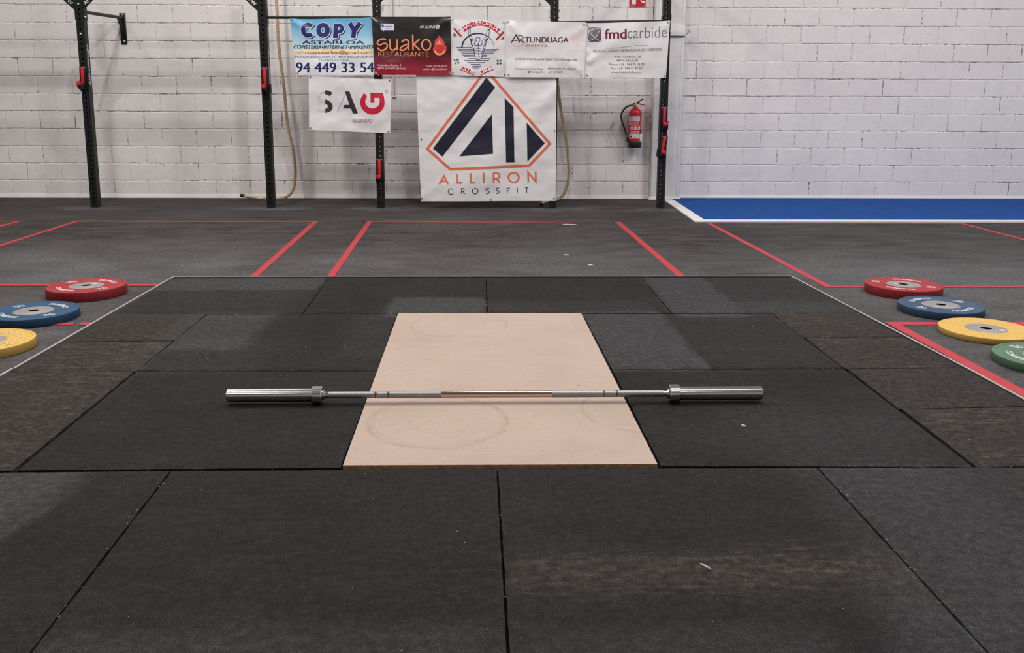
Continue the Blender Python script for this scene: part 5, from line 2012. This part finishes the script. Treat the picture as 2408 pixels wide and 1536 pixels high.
WP_ = M['white_print']
plate('red plate lying left of the platform, farthest of the left row', -2.434, 2.741, 0.058, M['p_red'], (53, 233), '25', (145, -35), WP_, (61, 0.058))
plate('bright blue plate lying between the left red and yellow plates', -2.464, 2.150, 0.045, M['p_blue'], (53, 233), '20', (142, -38), WP_)
plate('yellow plate with worn pale lettering, cut off by the left edge', -2.411, 1.549, 0.044, M['p_yellow'], (34, 214), '15', (79, -20), M['faded'])
plate('red plate lying right of the platform, farthest of the right row', 2.563, 2.694, 0.055, M['p_red'], (57, 237), '25', (148, -36), WP_, (150, 0.045))
plate('dull grey-blue plate lying between the right red and yellow plates', 2.540, 2.194, 0.043, M['p_blue2'], (115, 295), '20', (-154, 26), WP_)
plate('yellow plate lying blank side up with a sticker on its hub', 2.529, 1.715, 0.031, M['p_yellow'], (), '15', (), WP_, (-35, 0.072), words=False)
plate('green plate lying at the right edge, nearest of the right row', 2.512, 1.192, 0.040, M['p_green'], (0, 180), '10', (109, -71), WP_)

# ------------------------------------------------------------------ small litter


def chip(x, y, z, L, wd, rz, label, name='wood_splinter', cat='splinter', mat='chip'):
    V = [(-L / 2, -wd / 2, 0), (L * 0.1, -wd / 2, 0), (L / 2, 0.0, 0), (L * 0.15, wd / 2, 0), (-L * 0.45, wd * 0.4, 0)]
    n = len(V)
    V = V + [(a, b_, 0.004) for a, b_, c in V]
    F = [tuple(range(n))[::-1], tuple(range(n, 2 * n))] + [(i, (i + 1) % n, n + (i + 1) % n, n + i) for i in range(n)]
    o = MB().add(V, F).build(name, M[mat], smooth=0)
    o.location = (x, y, z)
    o.rotation_euler = (0, 0, rz)
    return tag(o, label, cat)


chip(0.490, -0.620, PZ + .0002, 0.036, 0.006, -1.0, 'thin pale splinter on the front tile right of centre')
chip(0.861, 0.324, PZ + .0002, 0.022, 0.012, 1.9, 'small pale splinter on the tile right of the bar sleeve')
chip(0.793, 5.705, 0.0002, 0.13, 0.016, -0.15, 'white plastic strip dropped on the floor beside the fading tape', 'plastic_strip', 'litter', 'plastic_white')
chip(0.600, 4.054, 0.0002, 0.05, 0.014, 0.3, 'pale paper scrap on the gym floor behind the platform, left of two', 'paper_scrap', 'litter', 'plastic_white')
chip(0.735, 3.640, 0.0002, 0.035, 0.012, 0.2, 'pale paper scrap on the gym floor behind the platform, nearer of two', 'paper_scrap', 'litter', 'plastic_white')

rnd = random.Random(11)
mb = MB()


def crumb(x, y, z, r):
    V = [(x + r * rnd.uniform(.5, 1.3) * math.cos(a), y + r * rnd.uniform(.5, 1.3) * math.sin(a), z) for a in (0, 1.57, 3.14, 4.71)]
    V.append((x, y, z + r * 0.8))
    mb.add(V, [(0, 1, 4), (1, 2, 4), (2, 3, 4), (3, 0, 4)])


for _ in range(190):
    x, y = rnd.uniform(-1.95, 1.95), rnd.uniform(-0.97, 2.9)
    if abs(x) < 0.5 and -0.02 < y < 2.03:
        continue
    crumb(x, y, PZ + 0.001, rnd.choice((0.0010, 0.0013, 0.0017, 0.0024)))
lines = [((0.485, 1.99), (0.498, 1.0), 46), ((-0.02, 2.97), (-0.023, 2.02), 30), ((0.977, 2.95), (0.968, 2.0), 30), ((-1.016, 0.0), (-0.996, -0.95), 34), ((0.992, -0.03), (0.996, -1.0), 34),
         ((0.5, 1.01), (1.49, .993), 26), ((-1.5, 1.036), (-0.49, 1.012), 18), ((-0.01, 0), (-0.006, -1.0), 14), ((0.5, -0.01), (1.99, -.045), 26), ((-2, .015), (-.5, .012), 18)]
for a, c, n in lines:
    for _ in range(int(n * 0.6)):
        t = rnd.random()
        crumb(a[0] * (1 - t) + c[0] * t + rnd.gauss(0, .007), a[1] * (1 - t) + c[1] * t + rnd.gauss(0, .007), PZ - 0.001, rnd.choice((0.0013, 0.0018, 0.0028)))
o = mb.build('crumbs', M['chip'], smooth=0)
tag(o, 'scattered pale crumbs on the black platform tiles', 'crumbs', kind='stuff')
